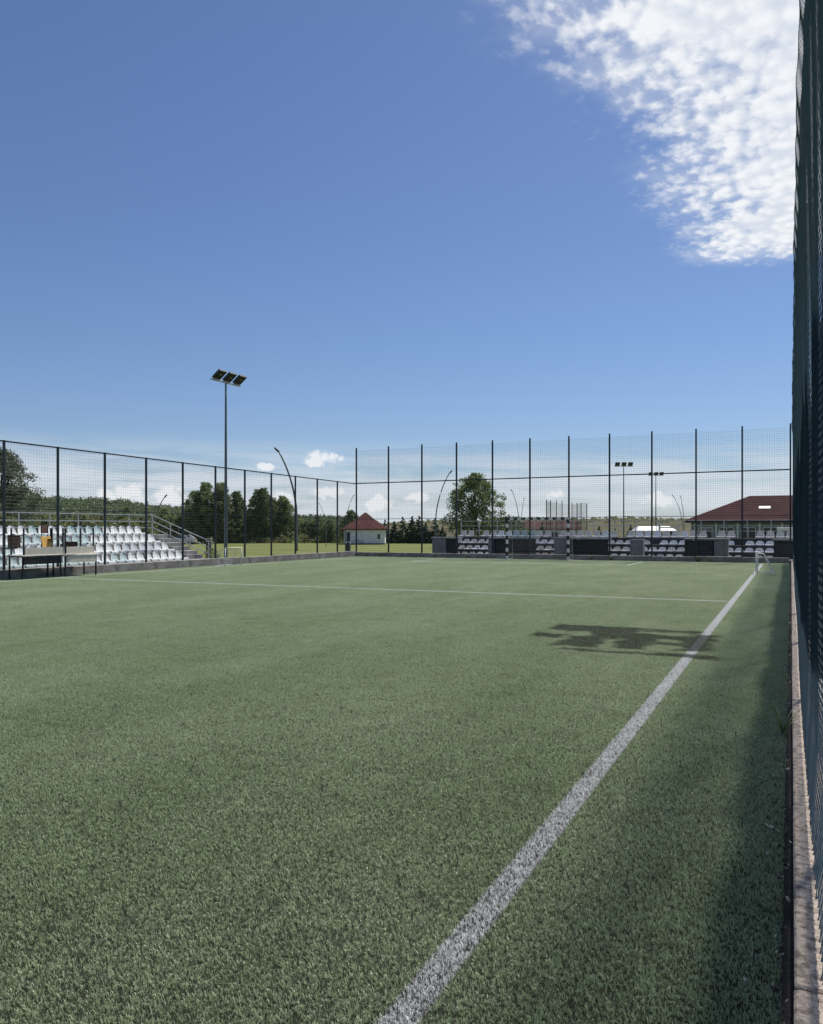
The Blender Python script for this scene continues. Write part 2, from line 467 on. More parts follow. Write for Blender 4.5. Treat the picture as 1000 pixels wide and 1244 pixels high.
class MB:
    """collects shapes into one mesh"""
    def __init__(self):
        self.v, self.f, self.mi = [], [], []

    def add(self, vs, fs, mi=0):
        b = len(self.v)
        self.v += [tuple(p) for p in vs]
        self.f += [tuple(b + i for i in q) for q in fs]
        self.mi += [mi] * len(fs)
        return self

    def box(self, x0, x1, y0, y1, z0, z1, mi=0):
        vs = [(x, y, z) for z in (z0, z1) for y in (y0, y1) for x in (x0, x1)]
        return self.add(vs, [(0, 2, 3, 1), (4, 5, 7, 6), (0, 1, 5, 4), (2, 6, 7, 3), (0, 4, 6, 2), (1, 3, 7, 5)], mi)

    def bbox(self, x0, x1, y0, y1, z0, z1, b=0.01, mi=0):
        """box with chamfered vertical and top edges"""
        def ring(i, z):
            return [(x0 + i, y0 + i + b, z), (x0 + i + b, y0 + i, z), (x1 - i - b, y0 + i, z), (x1 - i, y0 + i + b, z),
                    (x1 - i, y1 - i - b, z), (x1 - i - b, y1 - i, z), (x0 + i + b, y1 - i, z), (x0 + i, y1 - i - b, z)]
        vs = ring(0, z0) + ring(0, z1 - b) + ring(b, z1)
        fs = [tuple(reversed(range(8))), tuple(range(16, 24))]
        for r in (0, 8):
            fs += [(r + i, r + (i + 1) % 8, r + 8 + (i + 1) % 8, r + 8 + i) for i in range(8)]
        return self.add(vs, fs, mi)

    def tube(self, pts, rad, n=8, mi=0):
        pts = [Vector(q) for q in pts]
        if not hasattr(rad, '__len__'):
            rad = [rad] * len(pts)
        vs, fs = [], []
        for i, q in enumerate(pts):
            t = (pts[min(i + 1, len(pts) - 1)] - pts[max(i - 1, 0)]).normalized()
            a = t.cross(Vector((0, 0, 1)) if abs(t.z) < 0.95 else Vector((1, 0, 0))).normalized()
            b = t.cross(a)
            vs += [q + (a * math.cos(2 * math.pi * j / n) + b * math.sin(2 * math.pi * j / n)) * rad[i] for j in range(n)]
        for i in range(len(pts) - 1):
            for j in range(n):
                fs.append((i * n + j, i * n + (j + 1) % n, (i + 1) * n + (j + 1) % n, (i + 1) * n + j))
        fs.append(tuple(reversed(range(n))))
        fs.append(tuple(range((len(pts) - 1) * n, len(pts) * n)))
        return self.add(vs, fs, mi)

    def mesh(self, name, mats, smooth=False):
        me = bpy.data.meshes.new(name)
        me.from_pydata(self.v, [], self.f)
        for mt in (mats if isinstance(mats, (list, tuple)) else [mats]):
            me.materials.append(mt)
        me.polygons.foreach_set('material_index', self.mi)
        if smooth:
            me.polygons.foreach_set('use_smooth', [True] * len(self.f))
        me.update()
        return me

    def build(self, name, mats, parent=None, loc=(0, 0, 0), rz=0.0, smooth=False):
        return link(name, self.mesh(name, mats, smooth), parent, loc, rz)


def poly_mesh(name, V, nper, mat, smooth=False, attr=None):
    """V: array (faces, nper, 3) -> one mesh, fast"""
    nf = len(V)
    me = bpy.data.meshes.new(name)
    me.vertices.add(nf * nper)
    me.vertices.foreach_set('co', np.ascontiguousarray(V, dtype=np.float32).ravel())
    me.loops.add(nf * nper)
    me.loops.foreach_set('vertex_index', np.arange(nf * nper, dtype=np.int32))
    me.polygons.add(nf)
    me.polygons.foreach_set('loop_start', np.arange(0, nf * nper, nper, dtype=np.int32))
    if attr is not None:
        a = me.attributes.new('shade', 'FLOAT', 'POINT')
        a.data.foreach_set('value', np.repeat(attr, nper).astype(np.float32))
    me.materials.append(mat)
    me.update(calc_edges=True)
    return me


def prisms(A, B, r, n=3):
    """thin n-sided rods between points A and B (arrays m,3) -> quads (m*n,4,3)"""
    T = B - A
    T /= np.linalg.norm(T, axis=1, keepdims=True)
    ref = np.where(np.abs(T[:, 2:3]) < 0.9, np.array([[0, 0, 1.0]]), np.array([[1.0, 0, 0]]))
    U = np.cross(T, ref)
    U /= np.linalg.norm(U, axis=1, keepdims=True)
    W_ = np.cross(T, U)
    out = []
    for j in range(n):
        a0, a1 = 2 * math.pi * j / n, 2 * math.pi * (j + 1) / n
        o0 = (U * math.cos(a0) + W_ * math.sin(a0)) * r
        o1 = (U * math.cos(a1) + W_ * math.sin(a1)) * r
        out.append(np.stack([A + o0, A + o1, B + o1, B + o0], axis=1))
    return np.concatenate(out, 0)


def smooth01(t):
    t = min(1.0, max(0.0, t))
    return t * t * (3 - 2 * t)


def copy_tree(o, parent=None):
    c_ = o.copy()
    COL.objects.link(c_)
    c_.parent = parent
    for ch in o.children:
        copy_tree(ch, c_)
    return c_


# ------------------------------------------------------------------ land
HILL = [(-75, 20), (-60, 20), (-54, 21), (-51, 20), (-48.7, 17), (-45.4, 15), (-42.7, 12.5), (-39, 10), (-36, 8), (-32.9, 6.0), (-29.4, 4.6), (-26, 4.6), (-23, 6.2), (-19, 7.4), (-13.6, 8.2), (-6.5, 7.6), (0, 7.4), (6, 7.0), (30, 7), (75, 8)]


def hill_h(az):
    for (a0, h0), (a1, h1) in zip(HILL, HILL[1:]):
        if a0 <= az <= a1:
            return h0 + (h1 - h0) * (az - a0) / (a1 - a0)
    return HILL[0][1]


def ground_z(x, y):
    r = math.hypot(x, y)
    az = math.degrees(math.atan2(x, y))
    z = -1.2 * min(1, max(0, (r - 46) / 90))
    z += (hill_h(az) + 1.2) * smooth01((r - 190) / 430)
    if r > 200:
        z += 0.7 * math.sin(az * 0.9 + r * 0.008) * smooth01((r - 250) / 300)
    return z


rings = [0, 10, 20, 30, 36, 42, 46, 52, 60, 70, 80, 95, 110, 125, 136, 150, 165, 180, 200, 230, 260, 300, 350, 400, 450, 500, 560, 620, 700, 900, 1300, 2000, 3200]
NA = 180
vs, fs = [(0, 0, -0.06)], []
for r in rings[1:]:
    for j in range(NA):
        t = 2 * math.pi * j / NA
        x, y = r * math.sin(t), r * math.cos(t)
        vs.append((x, y, ground_z(x, y) - 0.06))
for j in range(NA):
    fs.append((0, 1 + (j + 1) % NA, 1 + j))
for i in range(len(rings) - 2):
    a, b = 1 + i * NA, 1 + (i + 1) * NA
    for j in range(NA):
        fs.append((a + j, a + (j + 1) % NA, b + (j + 1) % NA, b + j))
land = MB().add(vs, fs).build("ground", m_land, smooth=True)
tag(land, "mown meadow and dry fields rising to the horizon", kind="structure")

# ------------------------------------------------------------------ pitch
turf = MB().box(-22.06, 0.02, -6, 40.36, -0.05, 0.0).build("artificial_turf", m_turf_base)
tag(turf, kind="structure")
strip = MB().box(-0.032, 0.02, -6, 40.3, 0.0, 0.006).build("soil_strip", M['soil'])
tag(strip, kind="structure")

NTUFT, PER = 12500, 3
NB = NTUFT * PER
tc_ = rng.random((NTUFT, 2)) - 0.5
ta_ = rng.random(NTUFT) * 2 * math.pi
bx = np.repeat(tc_, PER, 0) + rng.normal(0, 0.0022, (NB, 2))
ang = np.repeat(ta_, PER) + rng.normal(0, 1.1, NB)
lean = np.repeat(rng.uniform(0.10, 0.95, NTUFT), PER) * rng.uniform(0.6, 1.3, NB)
hgt = np.repeat(rng.uniform(0.008, 0.0165, NTUFT), PER) * rng.uniform(0.75, 1.2, NB)
wid = rng.uniform(0.00045, 0.00085, NB)
dirv = np.stack([np.cos(ang), np.sin(ang)], 1)
side = np.stack([-dirv[:, 1], dirv[:, 0]], 1)
reach = hgt * lean


def bl(t, sgn, wf):
    o = bx + dirv * (reach * t * t)[:, None] + side * (wid * wf * sgn)[:, None]
    return np.column_stack([o, hgt * (t * (1.6 - 0.6 * t)) + 0.0005])


q1 = np.stack([bl(0, -1, 1), bl(0, 1, 1), bl(0.55, 1, 0.95), bl(0.55, -1, 0.95)], 1)
q2 = np.stack([bl(0.55, -1, 0.95), bl(0.55, 1, 0.95), bl(1, 1, 0.45), bl(1, -1, 0.45)], 1)
sh = np.clip(np.repeat(rng.random(NTUFT), PER) * 0.6 + rng.random(NB) * 0.4, 0, 1)
tile = poly_mesh("turf_fibres", np.concatenate([q1, q2]), 4, m_fibre, attr=np.concatenate([sh, sh]))
fib = link("turf_fibres", tile)
tag(fib, "short green and white synthetic pile covering the pitch", "turf", kind="stuff")
gt = bpy.data.node_groups.new("lay_turf", 'GeometryNodeTree')
gt.interface.new_socket("Geometry", in_out='INPUT', socket_type='NodeSocketGeometry')
gt.interface.new_socket("Geometry", in_out='OUTPUT', socket_type='NodeSocketGeometry')
gi = gt.nodes.new('NodeGroupInput')
go = gt.nodes.new('NodeGroupOutput')
gr = gt.nodes.new('GeometryNodeMeshGrid')
gr.inputs['Size X'].default_value = 21
gr.inputs['Size Y'].default_value = 41
gr.inputs['Vertices X'].default_value = 22
gr.inputs['Vertices Y'].default_value = 42
tf = gt.nodes.new('GeometryNodeTransform')
tf.inputs['Translation'].default_value = (-11.03, 19.3, 0)
iop = gt.nodes.new('GeometryNodeInstanceOnPoints')
rv = gt.nodes.new('FunctionNodeRandomValue')
rv.data_type = 'INT'
rv.inputs[4].default_value = 0
rv.inputs[5].default_value = 3
mu = gt.nodes.new('ShaderNodeMath')
mu.operation = 'MULTIPLY'
mu.inputs[1].default_value = math.pi / 2
cb = gt.nodes.new('ShaderNodeCombineXYZ')
gt.links.new(rv.outputs[2], mu.inputs[0])
gt.links.new(mu.outputs[0], cb.inputs[2])
gt.links.new(gr.outputs[0], tf.inputs[0])
gt.links.new(tf.outputs[0], iop.inputs['Points'])
gt.links.new(gi.outputs[0], iop.inputs['Instance'])
gt.links.new(cb.outputs[0], iop.inputs['Rotation'])
gt.links.new(iop.outputs[0], go.inputs[0])
fib.modifiers.new("lay_turf", 'NODES').node_group = gt

# pale paving outside the near fence
tag(MB().box(0.24, 2.6, -6, 46, -0.05, 0.03).build("path", M['path']), kind="structure")

# near kerb of cast stones
kerb = thing("kerb", "rough pinkish concrete kerb under the netted fence beside the touchline", "kerb", (0.01, 0, 0))
stone = MB().bbox(0, 0.225, 0.002, 0.998, -0.05, 0.085, 0.008).mesh("kerb_stone", M['kerb'])
for i in range(-5, 41):
    o = link("kerb_stone", stone, kerb, (random.uniform(-.002, .002), i, random.uniform(-.006, .004)))

# left kerb wall of precast blocks
wall_l = thing("kerb_wall", "low grey concrete kerb wall under the side fence by the stand", "wall", (-22.2, 0, 0))
blk = MB().bbox(0, 0.2, 0.004, 1.996, -0.05, 0.30, 0.012).mesh("concrete_block", M['concrete'])
for i in range(0, 16):
    link("concrete_block", blk, wall_l, (random.uniform(-.006, .006), 8.4 + i * 2, random.uniform(-.02, .01)))
wall_e = thing("kerb_wall", "low shaded concrete kerb wall behind the striped goal", "wall", (0, 40.3, 0))
blk2 = MB().bbox(0.004, 1.996, 0, 0.2, -0.05, 0.26, 0.012).mesh("concrete_block", M['concrete'])
for i in range(11):
    link("concrete_block", blk2, wall_e, (-22.05 + i * 2, random.uniform(-.006, .006), random.uniform(-.02, .01)))


# ------------------------------------------------------------------ fences
def wire_panel(name, wx_, z0, z1, step, r, mat, axis):
    """square wire mesh panel in the plane of axis, from 0 to wx_ and z0 to z1"""
    a = np.arange(step / 2, wx_, step)
    zz = np.arange(z0 + step / 2, z1, step)
    A, B = [], []
    for t in a:
        A.append((t, 0, z0)); B.append((t, 0, z1))
    for t in zz:
        A.append((0, 0.006, t)); B.append((wx_, 0.006, t))
    A, B = np.array(A, float), np.array(B, float)
    if axis == 'y':
        A, B = A[:, [1, 0, 2]], B[:, [1, 0, 2]]
    return poly_mesh(name, prisms(A, B, r, 4), 4, mat)


# left fence, 4.1 m, posts every 2.06 m
FX = -22.1
fl_ = thing("wire_fence", "dark green square mesh side fence in front of the white seats", "fence", (FX, 0, 0.28))
ys = [40.5 - 2.06 * i for i in range(16)]
post_m = MB().box(-.031, .031, -.031, .031, 0, 3.86).mesh("post", M['post'])
pan_m = wire_panel("mesh_panel", 2.06, 0.05, 3.83, 0.105, 0.0020, M['wire'], 'y')
rail_m = MB().box(-.022, .022, 0.036, 2.024, -.022, .022).mesh("rail", M['post'])
thin_m = MB().box(-.012, .012, 0.036, 2.024, -.012, .012).mesh("rail", M['post'])
for i, yy_ in enumerate(ys):
    if i > 0:
        zs = 0.985 + 0.058 * i / 11                # the ground rises a little towards the near end
        link("post", post_m, fl_, (0, yy_, 0)).scale.z = zs
        o = link("rail", rail_m, fl_, (0, yy_, 3.83 * zs))
        o.rotation_euler.x = -0.058 / 11 * 3.83 / 2.06
        link("rail", thin_m, fl_, (0, yy_, 1.84 * zs))
        o = link("mesh_panel", pan_m, fl_, (0, yy_, 0))
        o.scale.z = zs - 0.004
        tag(o, kind="stuff")

# end fence, 6 m, posts every 2 m
EYF = 40.42
fe_ = thing("wire_fence", "tall dark mesh fence with two rails behind the striped goal", "fence", (0, EYF, 0.24))
post_e = MB().box(-.034, .034, -.034, .034, 0, 5.80).mesh("post", M['post'])
pan_e = wire_panel("mesh_panel", 2.0, 0.05, 5.68, 0.1, 0.0024, M['wire'], 'x')
rail_e = MB().box(0.037, 1.963, -.026, .026, -.026, .026).mesh("rail", M['post'])
thin_e = MB().box(0.037, 1.963, -.013, .013, -.013, .013).mesh("rail", M['post'])
for i in range(12):
    xx_ = -22.02 + 2.0 * i
    zs = 1 + 0.036 * i / 11
    link("post", post_e, fe_, (xx_, 0, 0)).scale.z = zs
    if i < 11:
        o = link("rail", rail_e, fe_, (xx_, 0, 3.82 * zs))
        o.rotation_euler.y = -0.036 / 11 * 3.82 / 2.0
        link("rail", thin_e, fe_, (xx_, 0, 1.84 * zs))
        o = link("mesh_panel", pan_e, fe_, (xx_, 0, 0))
        o.scale.z = zs
        tag(o, kind="stuff")

# near fence: chain link hung in front of posts, shade cloth behind its lower half
fr_ = thing("chain_link_fence", "tall diamond wire fence with dark teal shade cloth along the kerb", "fence", (0, 0, 0.06))


def lean_x(y, z):
    top = 0.070 + 0.060 * np.exp(-np.maximum(y, 0) / 7.0)
    t = z / 6.0
    mid = np.clip(z / 0.5, 0, 1) * 0.050 * np.exp(-((y - 3.0) / 3.2) ** 2) * (1 - t)
    return 0.080 + (top - 0.080) * t + mid + 0.006 * np.sin(y * 1.3 + z * 0.9) * t + 0.005 * np.sin(y * 0.47 + 1.0 + z * 1.7) + 0.0032 * np.sin(y * 8.3 + 0.8 * np.sin(z * 1.1)) * np.clip(z, 0, 1) + 0.004 * np.sin(y * 3.7 + z * .5) * np.clip(z, 0, 1) - 0.032 * np.clip((z - 5.66) / 0.22, 0, 1)


CW, CH = 0.080, 0.080
for i in range(-2, 20):
    y0 = 0.42 + 2 * i
    ny, nz = int(round(2 / (CW / 2))), int(5.86 / (CH / 2))
    iy, iz = np.meshgrid(np.arange(ny), np.arange(nz), indexing='ij')
    iy, iz = iy.ravel(), iz.ravel()
    jit = rng.normal(0, 0.0016, (ny + 2, nz + 2, 2))
    jit[:, :1] += rng.normal(0, 0.010, (ny + 2, 1, 2))

    def nodept(a, b):
        yv = y0 + a * 2.0 / ny + jit[a, b, 0]
        zv = 0.09 + b * CH / 2 + jit[a, b, 1]
        return np.stack([lean_x(yv, zv), yv, zv], 1)
    up = (iy + iz) % 2 == 0
    A = np.where(up[:, None], nodept(iy, iz), nodept(iy, iz + 1))
    B = np.where(up[:, None], nodept(iy + 1, iz + 1), nodept(iy + 1, iz))
    A[:, 0] += np.where(up, 0.0016, -0.0016)
    B[:, 0] += np.where(up, 0.0016, -0.0016)
    me = poly_mesh("chain_link", prisms(A, B, 0.0021, 3), 4, M['net_wire'])
    tag(link("chain_link", me, fr_), kind="stuff")
rp = MB().tube([(0, 0, 0), (0, 0, 5.95)], 0.024, 10).mesh("post", M['post'], True)
for i in range(-2, 21):
    if i % 2 == 0:
        link("post", rp, fr_, (0.205, 0.42 + 2 * i, 0))
cl = MB()
nyc, nzc = 260, 14
cv, cf = [], []
for i in range(nyc + 1):
    for j in range(nzc + 1):
        y_ = -3.5 + 43.8 * i / nyc
        zb = 0.72 + 0.16 * math.exp(-((y_ - 2.8) / 2.0) ** 2) + 0.04 * math.sin(y_ * 2.1)
        zt = 2.28 + 0.22 * abs(math.sin(y_ * 1.05)) + 0.16 * math.sin(y_ * 0.37) + 0.14 * math.sin(y_ * 4.3 + 2 * math.sin(y_ * 0.9))
        z_ = zb + (zt - zb) * j / nzc
        x_ = 0.026 + float(lean_x(y_, z_)) + 0.006 * math.sin(y_ * 3.1 + z_) + 0.005 * math.sin(y_ * 7.7 - z_ * 2.0) - 0.008 * math.exp(-((z_ - 1.6) ** 2))
        cv.append((x_, y_, z_))
for i in range(nyc):
    for j in range(nzc):
        a = i * (nzc + 1) + j
        cf.append((a, a + nzc + 1, a + nzc + 2, a + 1))
cloth = MB().add(cv, cf).build("shade_cloth", M['cloth'], fr_, smooth=True)
sm = cloth.modifiers.new("thick", 'SOLIDIFY')
sm.thickness = 0.002

# ------------------------------------------------------------------ seats and stands
def seat_mesh(mat):
    """shell seat, pan along +x, back rising at x=0"""
    prof = [(0.40, 0.02, 1.0), (0.39, 0.065, 1.0), (0.30, 0.075, 1.0), (0.16, 0.055, 0.98), (0.07, 0.075, 0.96), (0.03, 0.15, 0.92), (0.0, 0.24, 0.84), (-0.02, 0.33, 0.66), (-0.028, 0.375, 0.36)]
    nW = 6
    v, f = [], []
    for off in (0, 1):
        for i, (x_, z_, wf) in enumerate(prof):
            for j in range(nW + 1):
                t = 2 * j / nW - 1
                curl = 0.03 * t * t
                dx_ = -0.018 * off if i > 4 else 0
                dz_ = -0.018 * off if i <= 4 else 0
                v.append((x_ + dx_ + (curl if i > 4 else 0), t * 0.205 * wf, z_ + dz_ + (curl * 0.6 if i <= 4 else 0)))
    n = len(prof) * (nW + 1)
    for i in range(len(prof) - 1):
        for j in range(nW):
            a = i * (nW + 1) + j
            f.append((a, a + nW + 1, a + nW + 2, a + 1))
            f.append((n + a, n + a + 1, n + a + nW + 2, n + a + nW + 1))
    rim = [j for j in range(nW + 1)] + [i * (nW + 1) + nW for i in range(1, len(prof))] + [(len(prof) - 1) * (nW + 1) + j for j in range(nW - 1, -1, -1)] + [i * (nW + 1) for i in range(len(prof) - 2, 0, -1)]
    for a, b in zip(rim, rim[1:] + rim[:1]):
        f.append((a, b, n + b, n + a))
    mb = MB().add(v, f)
    mb.box(0.08, 0.30, -0.06, 0.06, 0.0, 0.045)
    return mb.mesh("seat", mat, False)


SEATS = [seat_mesh(M['seat_white']), seat_mesh(M['seat_teal']), seat_mesh(M['seat_cream'])]

# left stand, facing +x
st = thing("spectator_stand", "concrete stand with four rows of white and teal seats beside the pitch", "stand", (-23.0, 0, 0))
TZ = [0.26, 0.605, 0.95, 1.295]
for i in range(4):
    mb = MB().bbox(-0.75 * (i + 1) - (0.0 if i < 3 else 0.25), -0.75 * i, 11.0, 29.0, -0.2, TZ[i], 0.015)
    mb.build("tier", M['tier'], st)
for i in range(4):
    if i:
        MB().bbox(-0.75 * i + 0.002, -0.75 * i + 0.36, 27.85, 28.9, TZ[i - 1] + 0.002, TZ[i - 1] + 0.172, 0.01).build("step", M['tier'], st)
    col_i = 0
    for j in range(34):
        y_ = 27.45 - 0.455 * j
        if random.random() < 0.42:
            col_i = random.choice([0, 1, 1, 1, 0])
        o = link("seat", SEATS[col_i], st, (-0.75 * i - 0.52, y_, TZ[i] + 0.002))
        o.rotation_euler = (0, random.uniform(-.02, .02), random.uniform(-.05, .05))
# railing along the back and down the end
RX = -3.28
for zz_ in (1.60, 1.88, 2.17):
    MB().box(RX - .02, RX + .02, 11.0, 28.93, zz_ - .02, zz_ + .02).build("rail", M['galv'], st)
for j in range(14):
    y_ = 28.95 - 1.42 * j
    MB().box(RX - .018, RX + .018, y_ - .018, y_ + .018, -0.2, 2.148).build("rail_post", M['galv'], st)
pts = [(RX, 2.17), (-0.10, 1.02)]
for off in (0, -0.28, -0.56):
    MB().tube([(pts[0][0], 28.95, pts[0][1] + off), (pts[1][0], 28.95, pts[1][1] + off)], 0.021, 6).build("rail", M['galv'], st)
for t in (0.33, 0.68, 1.0):
    xk = RX + (pts[1][0] - RX) * t
    zk = 2.17 + (1.02 - 2.17) * t
    base = TZ[min(3, max(0, int(-xk / 0.75)))]
    MB().box(xk - .018, xk + .018, 28.93, 28.966, base, zk - .02).build("rail_post", M['galv'], st)

# end stand, facing -y towards the pitch
se = thing("spectator_stand", "low stand of weathered pale seats behind the striped goal", "stand", (0, 41.85, 0))
TE = [0.06, 0.40, 0.73, 1.07]
for i in range(4):
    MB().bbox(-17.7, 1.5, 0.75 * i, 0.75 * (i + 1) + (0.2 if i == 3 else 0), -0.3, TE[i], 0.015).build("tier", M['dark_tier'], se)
    ci = 2
    for j in range(40):
        x_ = -17.2 + 0.452 * j
        if random.random() < 0.45:
            ci = random.choice([2, 2, 0, 1, 0, 2])
        if random.random() < 0.05:
            continue
        o = link("seat", SEATS[ci], se, (x_, 0.75 * i + 0.50, TE[i] + 0.002))
        o.rotation_euler = (0, random.uniform(-.02, .02), -math.pi / 2 + random.uniform(-.05, .05))
        o.scale = (1, 1, 1.0 if i == 3 else 0.58)
for zz_ in (1.42, 1.70, 1.98):
    MB().box(-17.6, 1.4, 3.16, 3.195, zz_ - .017, zz_ + .017).build("rail", M['galv'], se)
for j in range(18):
    x_ = -17.55 + 1.11 * j
    MB().box(x_ - .018, x_ + .018, 3.158, 3.197, -0.2, 1.962).build("rail_post", M['galv'], se)


# grey shelters, piers and tarpaulins in front of it
def shelter(label, x0, x1, wall_w, wall_right=False, group=None):
    t = thing("team_shelter", label, "shelter", (x0, 41.15, 0))
    wd = x1 - x0
    MB().bbox(-0.06, wd + 0.06, -0.04, 0.66, 1.0, 1.085, 0.012).build("roof_slab", M['plaster_grey'], t)
    if wall_right:
        MB().box(wd - wall_w, wd, 0.0, 0.62, -0.1, 0.998).build("side_wall", M['plaster_grey'], t)
        a, b = 0.0, wd - wall_w - .01
    else:
        MB().box(0, wall_w, 0.0, 0.62, -0.1, 0.998).build("side_wall", M['plaster_grey'], t)
        a, b = wall_w + .01, wd
    # sagging tarpaulin hung across the opening
    n, mrow = 16, 12
    v, f = [], []
    for i in range(n + 1):
        for j in range(mrow + 1):
            xx = a + (b - a) * i / n
            tt = j / mrow
            zz = 0.995 - 0.86 * tt + 0.02 * math.sin(i * 0.9 + j)
            yy = 0.10 + 0.035 * math.sin(j * 2.1 + 0.6 * math.sin(i * 0.5)) + 0.03 * math.sin(i * 0.8)
            v.append((xx, yy, zz))
    for i in range(n):
        for j in range(mrow):
            q = i * (mrow + 1) + j
            f.append((q, q + 1, q + mrow + 2, q + mrow + 1))
    o = MB().add(v, f).build("tarpaulin", M['tarp'], t, smooth=True)
    o.modifiers.new("thick", 'SOLIDIFY').thickness = 0.006
    return t


shelter("grey concrete shelter with wide side wall at the meadow end of the stand", -17.73, -16.25, 0.78)
shelter("grey shelter with a long dark tarpaulin directly behind the striped goal", -14.5, -11.95, 0.28)
shelter("grey shelter with folded dark tarpaulin just past the goal post", -10.97, -8.25, 0.62)
pier = MB().bbox(0, 0.62, 0, 0.5, -0.1, 1.03, 0.015)
tag(pier.build("concrete_pier", M['plaster_grey'], None, (-7.17, 41.2, 0)), "plain grey concrete pier standing free before the pale seats", "pier")
shelter("grey shelter with dark tarpaulin ending in a slab wall near the corner", -4.62, -2.68, 0.60, True)
shelter("dark tarpaulin shelter tucked against the tall netted fence", -0.72, 0.9, 0.2, True)


# ------------------------------------------------------------------ goals
gl = thing("handball_goal", "full-size goal with black and white striped posts and sagging net", "goal", (-11.3, END_Y, 0))


def striped(p0, p1, first):
    mb = MB()
    p0, p1 = Vector(p0), Vector(p1)
    L = (p1 - p0).length
    n = max(1, round(L / 0.2))
    ax = (p1 - p0).normalized()
    for i in range(n):
        a, b = p0 + ax * (L * i / n), p0 + ax * (L * (i + 1) / n)
        lo = [min(a[q], b[q]) - (0.0 if abs(ax[q]) > .5 else 0.05) for q in range(3)]
        hi = [max(a[q], b[q]) + (0.0 if abs(ax[q]) > .5 else 0.05) for q in range(3)]
        mb.box(lo[0], hi[0], lo[1], hi[1], lo[2], hi[2], (i + first) % 2)
    return mb


for sx in (-1, 1):
    striped((sx * 1.54, 0, 0.0), (sx * 1.54, 0, 2.0), 0).build("post", [M['white_paint'], M['black_paint']], gl)
    MB().tube([(sx * 1.54, 0.04, 1.98), (sx * 1.54, 0.75, 1.9), (sx * 1.54, 0.95, 0.05), (sx * 1.54, 0.04, 0.03)], 0.017, 6).build("side_frame", M['galv'], gl)
striped((-1.58, 0, 2.04), (1.58, 0, 2.04), 1).build("crossbar", [M['white_paint'], M['black_paint']], gl)
A, B = [], []
for i in range(31):
    x_ = -1.5 + 0.1 * i
    pp = [(x_, 0.05, 1.97), (x_, 0.72, 1.86), (x_, 0.80 + 0.05 * math.sin(i * .7), 1.0), (x_, 0.93, 0.04)]
    A += pp[:-1]; B += pp[1:]
for j in range(20):
    t = j / 19
    z_ = 1.86 - 1.8 * t
    y_ = 0.72 + 0.2 * t
    A.append((-1.52, y_, z_)); B.append((1.52, y_, z_))
    for sx in (-1, 1):
        A.append((sx * 1.54, 0.04, z_)); B.append((sx * 1.54, y_, z_))
tag(link("net", poly_mesh("net", prisms(np.array(A), np.array(B), 0.003, 3), 4, M['rope']), gl), kind="stuff")


def mini_goal(label, loc, rz, bar):
    """small training goal: opening along local x, depth towards local +y"""
    t = thing("mini_goal", label, "goal", loc, rz)
    for sx in (-1, 1):
        MB().tube([(sx * .55, 0, 0), (sx * .55, 0, .74)], 0.02, 8).build("post", M['white_paint'], t, smooth=True)
        MB().tube([(sx * .55, 0, .72), (sx * .55, .22, .70), (sx * .55, .55, .02)], 0.014, 6).build("stay", M['white_paint'], t)
        MB().tube([(sx * .55, 0, .02), (sx * .55, .55, .02)], 0.014, 6).build("ground_bar", M['white_paint'], t)
    MB().tube([(-.57, 0, .75), (.57, 0, .75)], 0.021, 8).build("crossbar", bar, t, smooth=True)
    MB().tube([(-.55, .55, .02), (.55, .55, .02)], 0.014, 6).build("back_bar", M['white_paint'], t)
    A, B = [], []
    for i in range(12):
        x_ = -.55 + .1 * i
        pp = [(x_, .02, .73), (x_, .22, .69), (x_, .55, .03)]
        A += pp[:-1]; B += pp[1:]
    for j in range(7):
        f_ = j / 6
        A.append((-.55, .22 + .33 * f_, .69 - .66 * f_)); B.append((.55, .22 + .33 * f_, .69 - .66 * f_))
    tag(link("net", poly_mesh("net", prisms(np.array(A), np.array(B), 0.003, 3), 4, M['rope_white']), t), kind="stuff")
    return t


mini_goal("small white training goal standing on the touchline by the netted fence", (-1.08, 31.0, 0), -math.pi / 2 + 0.08, M['white_paint'])
mini_goal("small training goal with cream crossbar against the side fence by the floodlight", (-21.25, 28.25, 0), math.pi / 2, M['cream_bar'])


# ------------------------------------------------------------------ floodlights and street lamps
def floodlight(label, loc, height, rz, width=2.1, group=None, tilt=38):
    t = thing("floodlight_mast", label, "floodlight", loc, rz, group)
    n = 10
    MB().tube([(0, 0, height * i / n) for i in range(n + 1)], [0.085 - 0.045 * i / n for i in range(n + 1)], 10).build("pole", M['pole_grey'], t, smooth=True)
    MB().bbox(-.22, .22, -.22, .22, -.3, .10, .02).build("foot", M['concrete'], t)
    MB().box(-.03, .03, -width / 2, width / 2, height, height + .06).build("crossarm", M['galv'], t)
    ct, sn = math.cos(R(tilt)), math.sin(R(tilt))
    for j in (-1, 0, 1):
        h_ = thing_part = link("lamp_head", None, t, (0.05, j * width * 0.345, height + 0.07))
        # panel rises from the arm towards +x, glass looking down at the pitch
        def pt(a, b, c_):
            return (a * ct - c_ * sn * -1, b, a * sn - c_ * ct)
        def slab(x0, x1, y0, y1, z0, z1):
            vs_ = [pt(x, y, z) for z in (z0, z1) for y in (y0, y1) for x in (x0, x1)]
            return MB().add(vs_, [(0, 2, 3, 1), (4, 5, 7, 6), (0, 1, 5, 4), (2, 6, 7, 3), (0, 4, 6, 2), (1, 3, 7, 5)])
        slab(0.02, 0.50, -.25, .25, -.10, 0.0).build("housing", M['lamp_dark'], h_)
        slab(0.05, 0.47, -.225, .225, 0.001, 0.012).build("lens", M['lamp_glass'], h_)
        slab(0.24, 0.33, -.06, .05, 0.013, 0.020).build("lamp_chip", M['lamp_led'], h_)
        slab(0.0, 0.03, -.26, .26, -.11, 0.03).build("rim", M['galv'], h_)
    return t


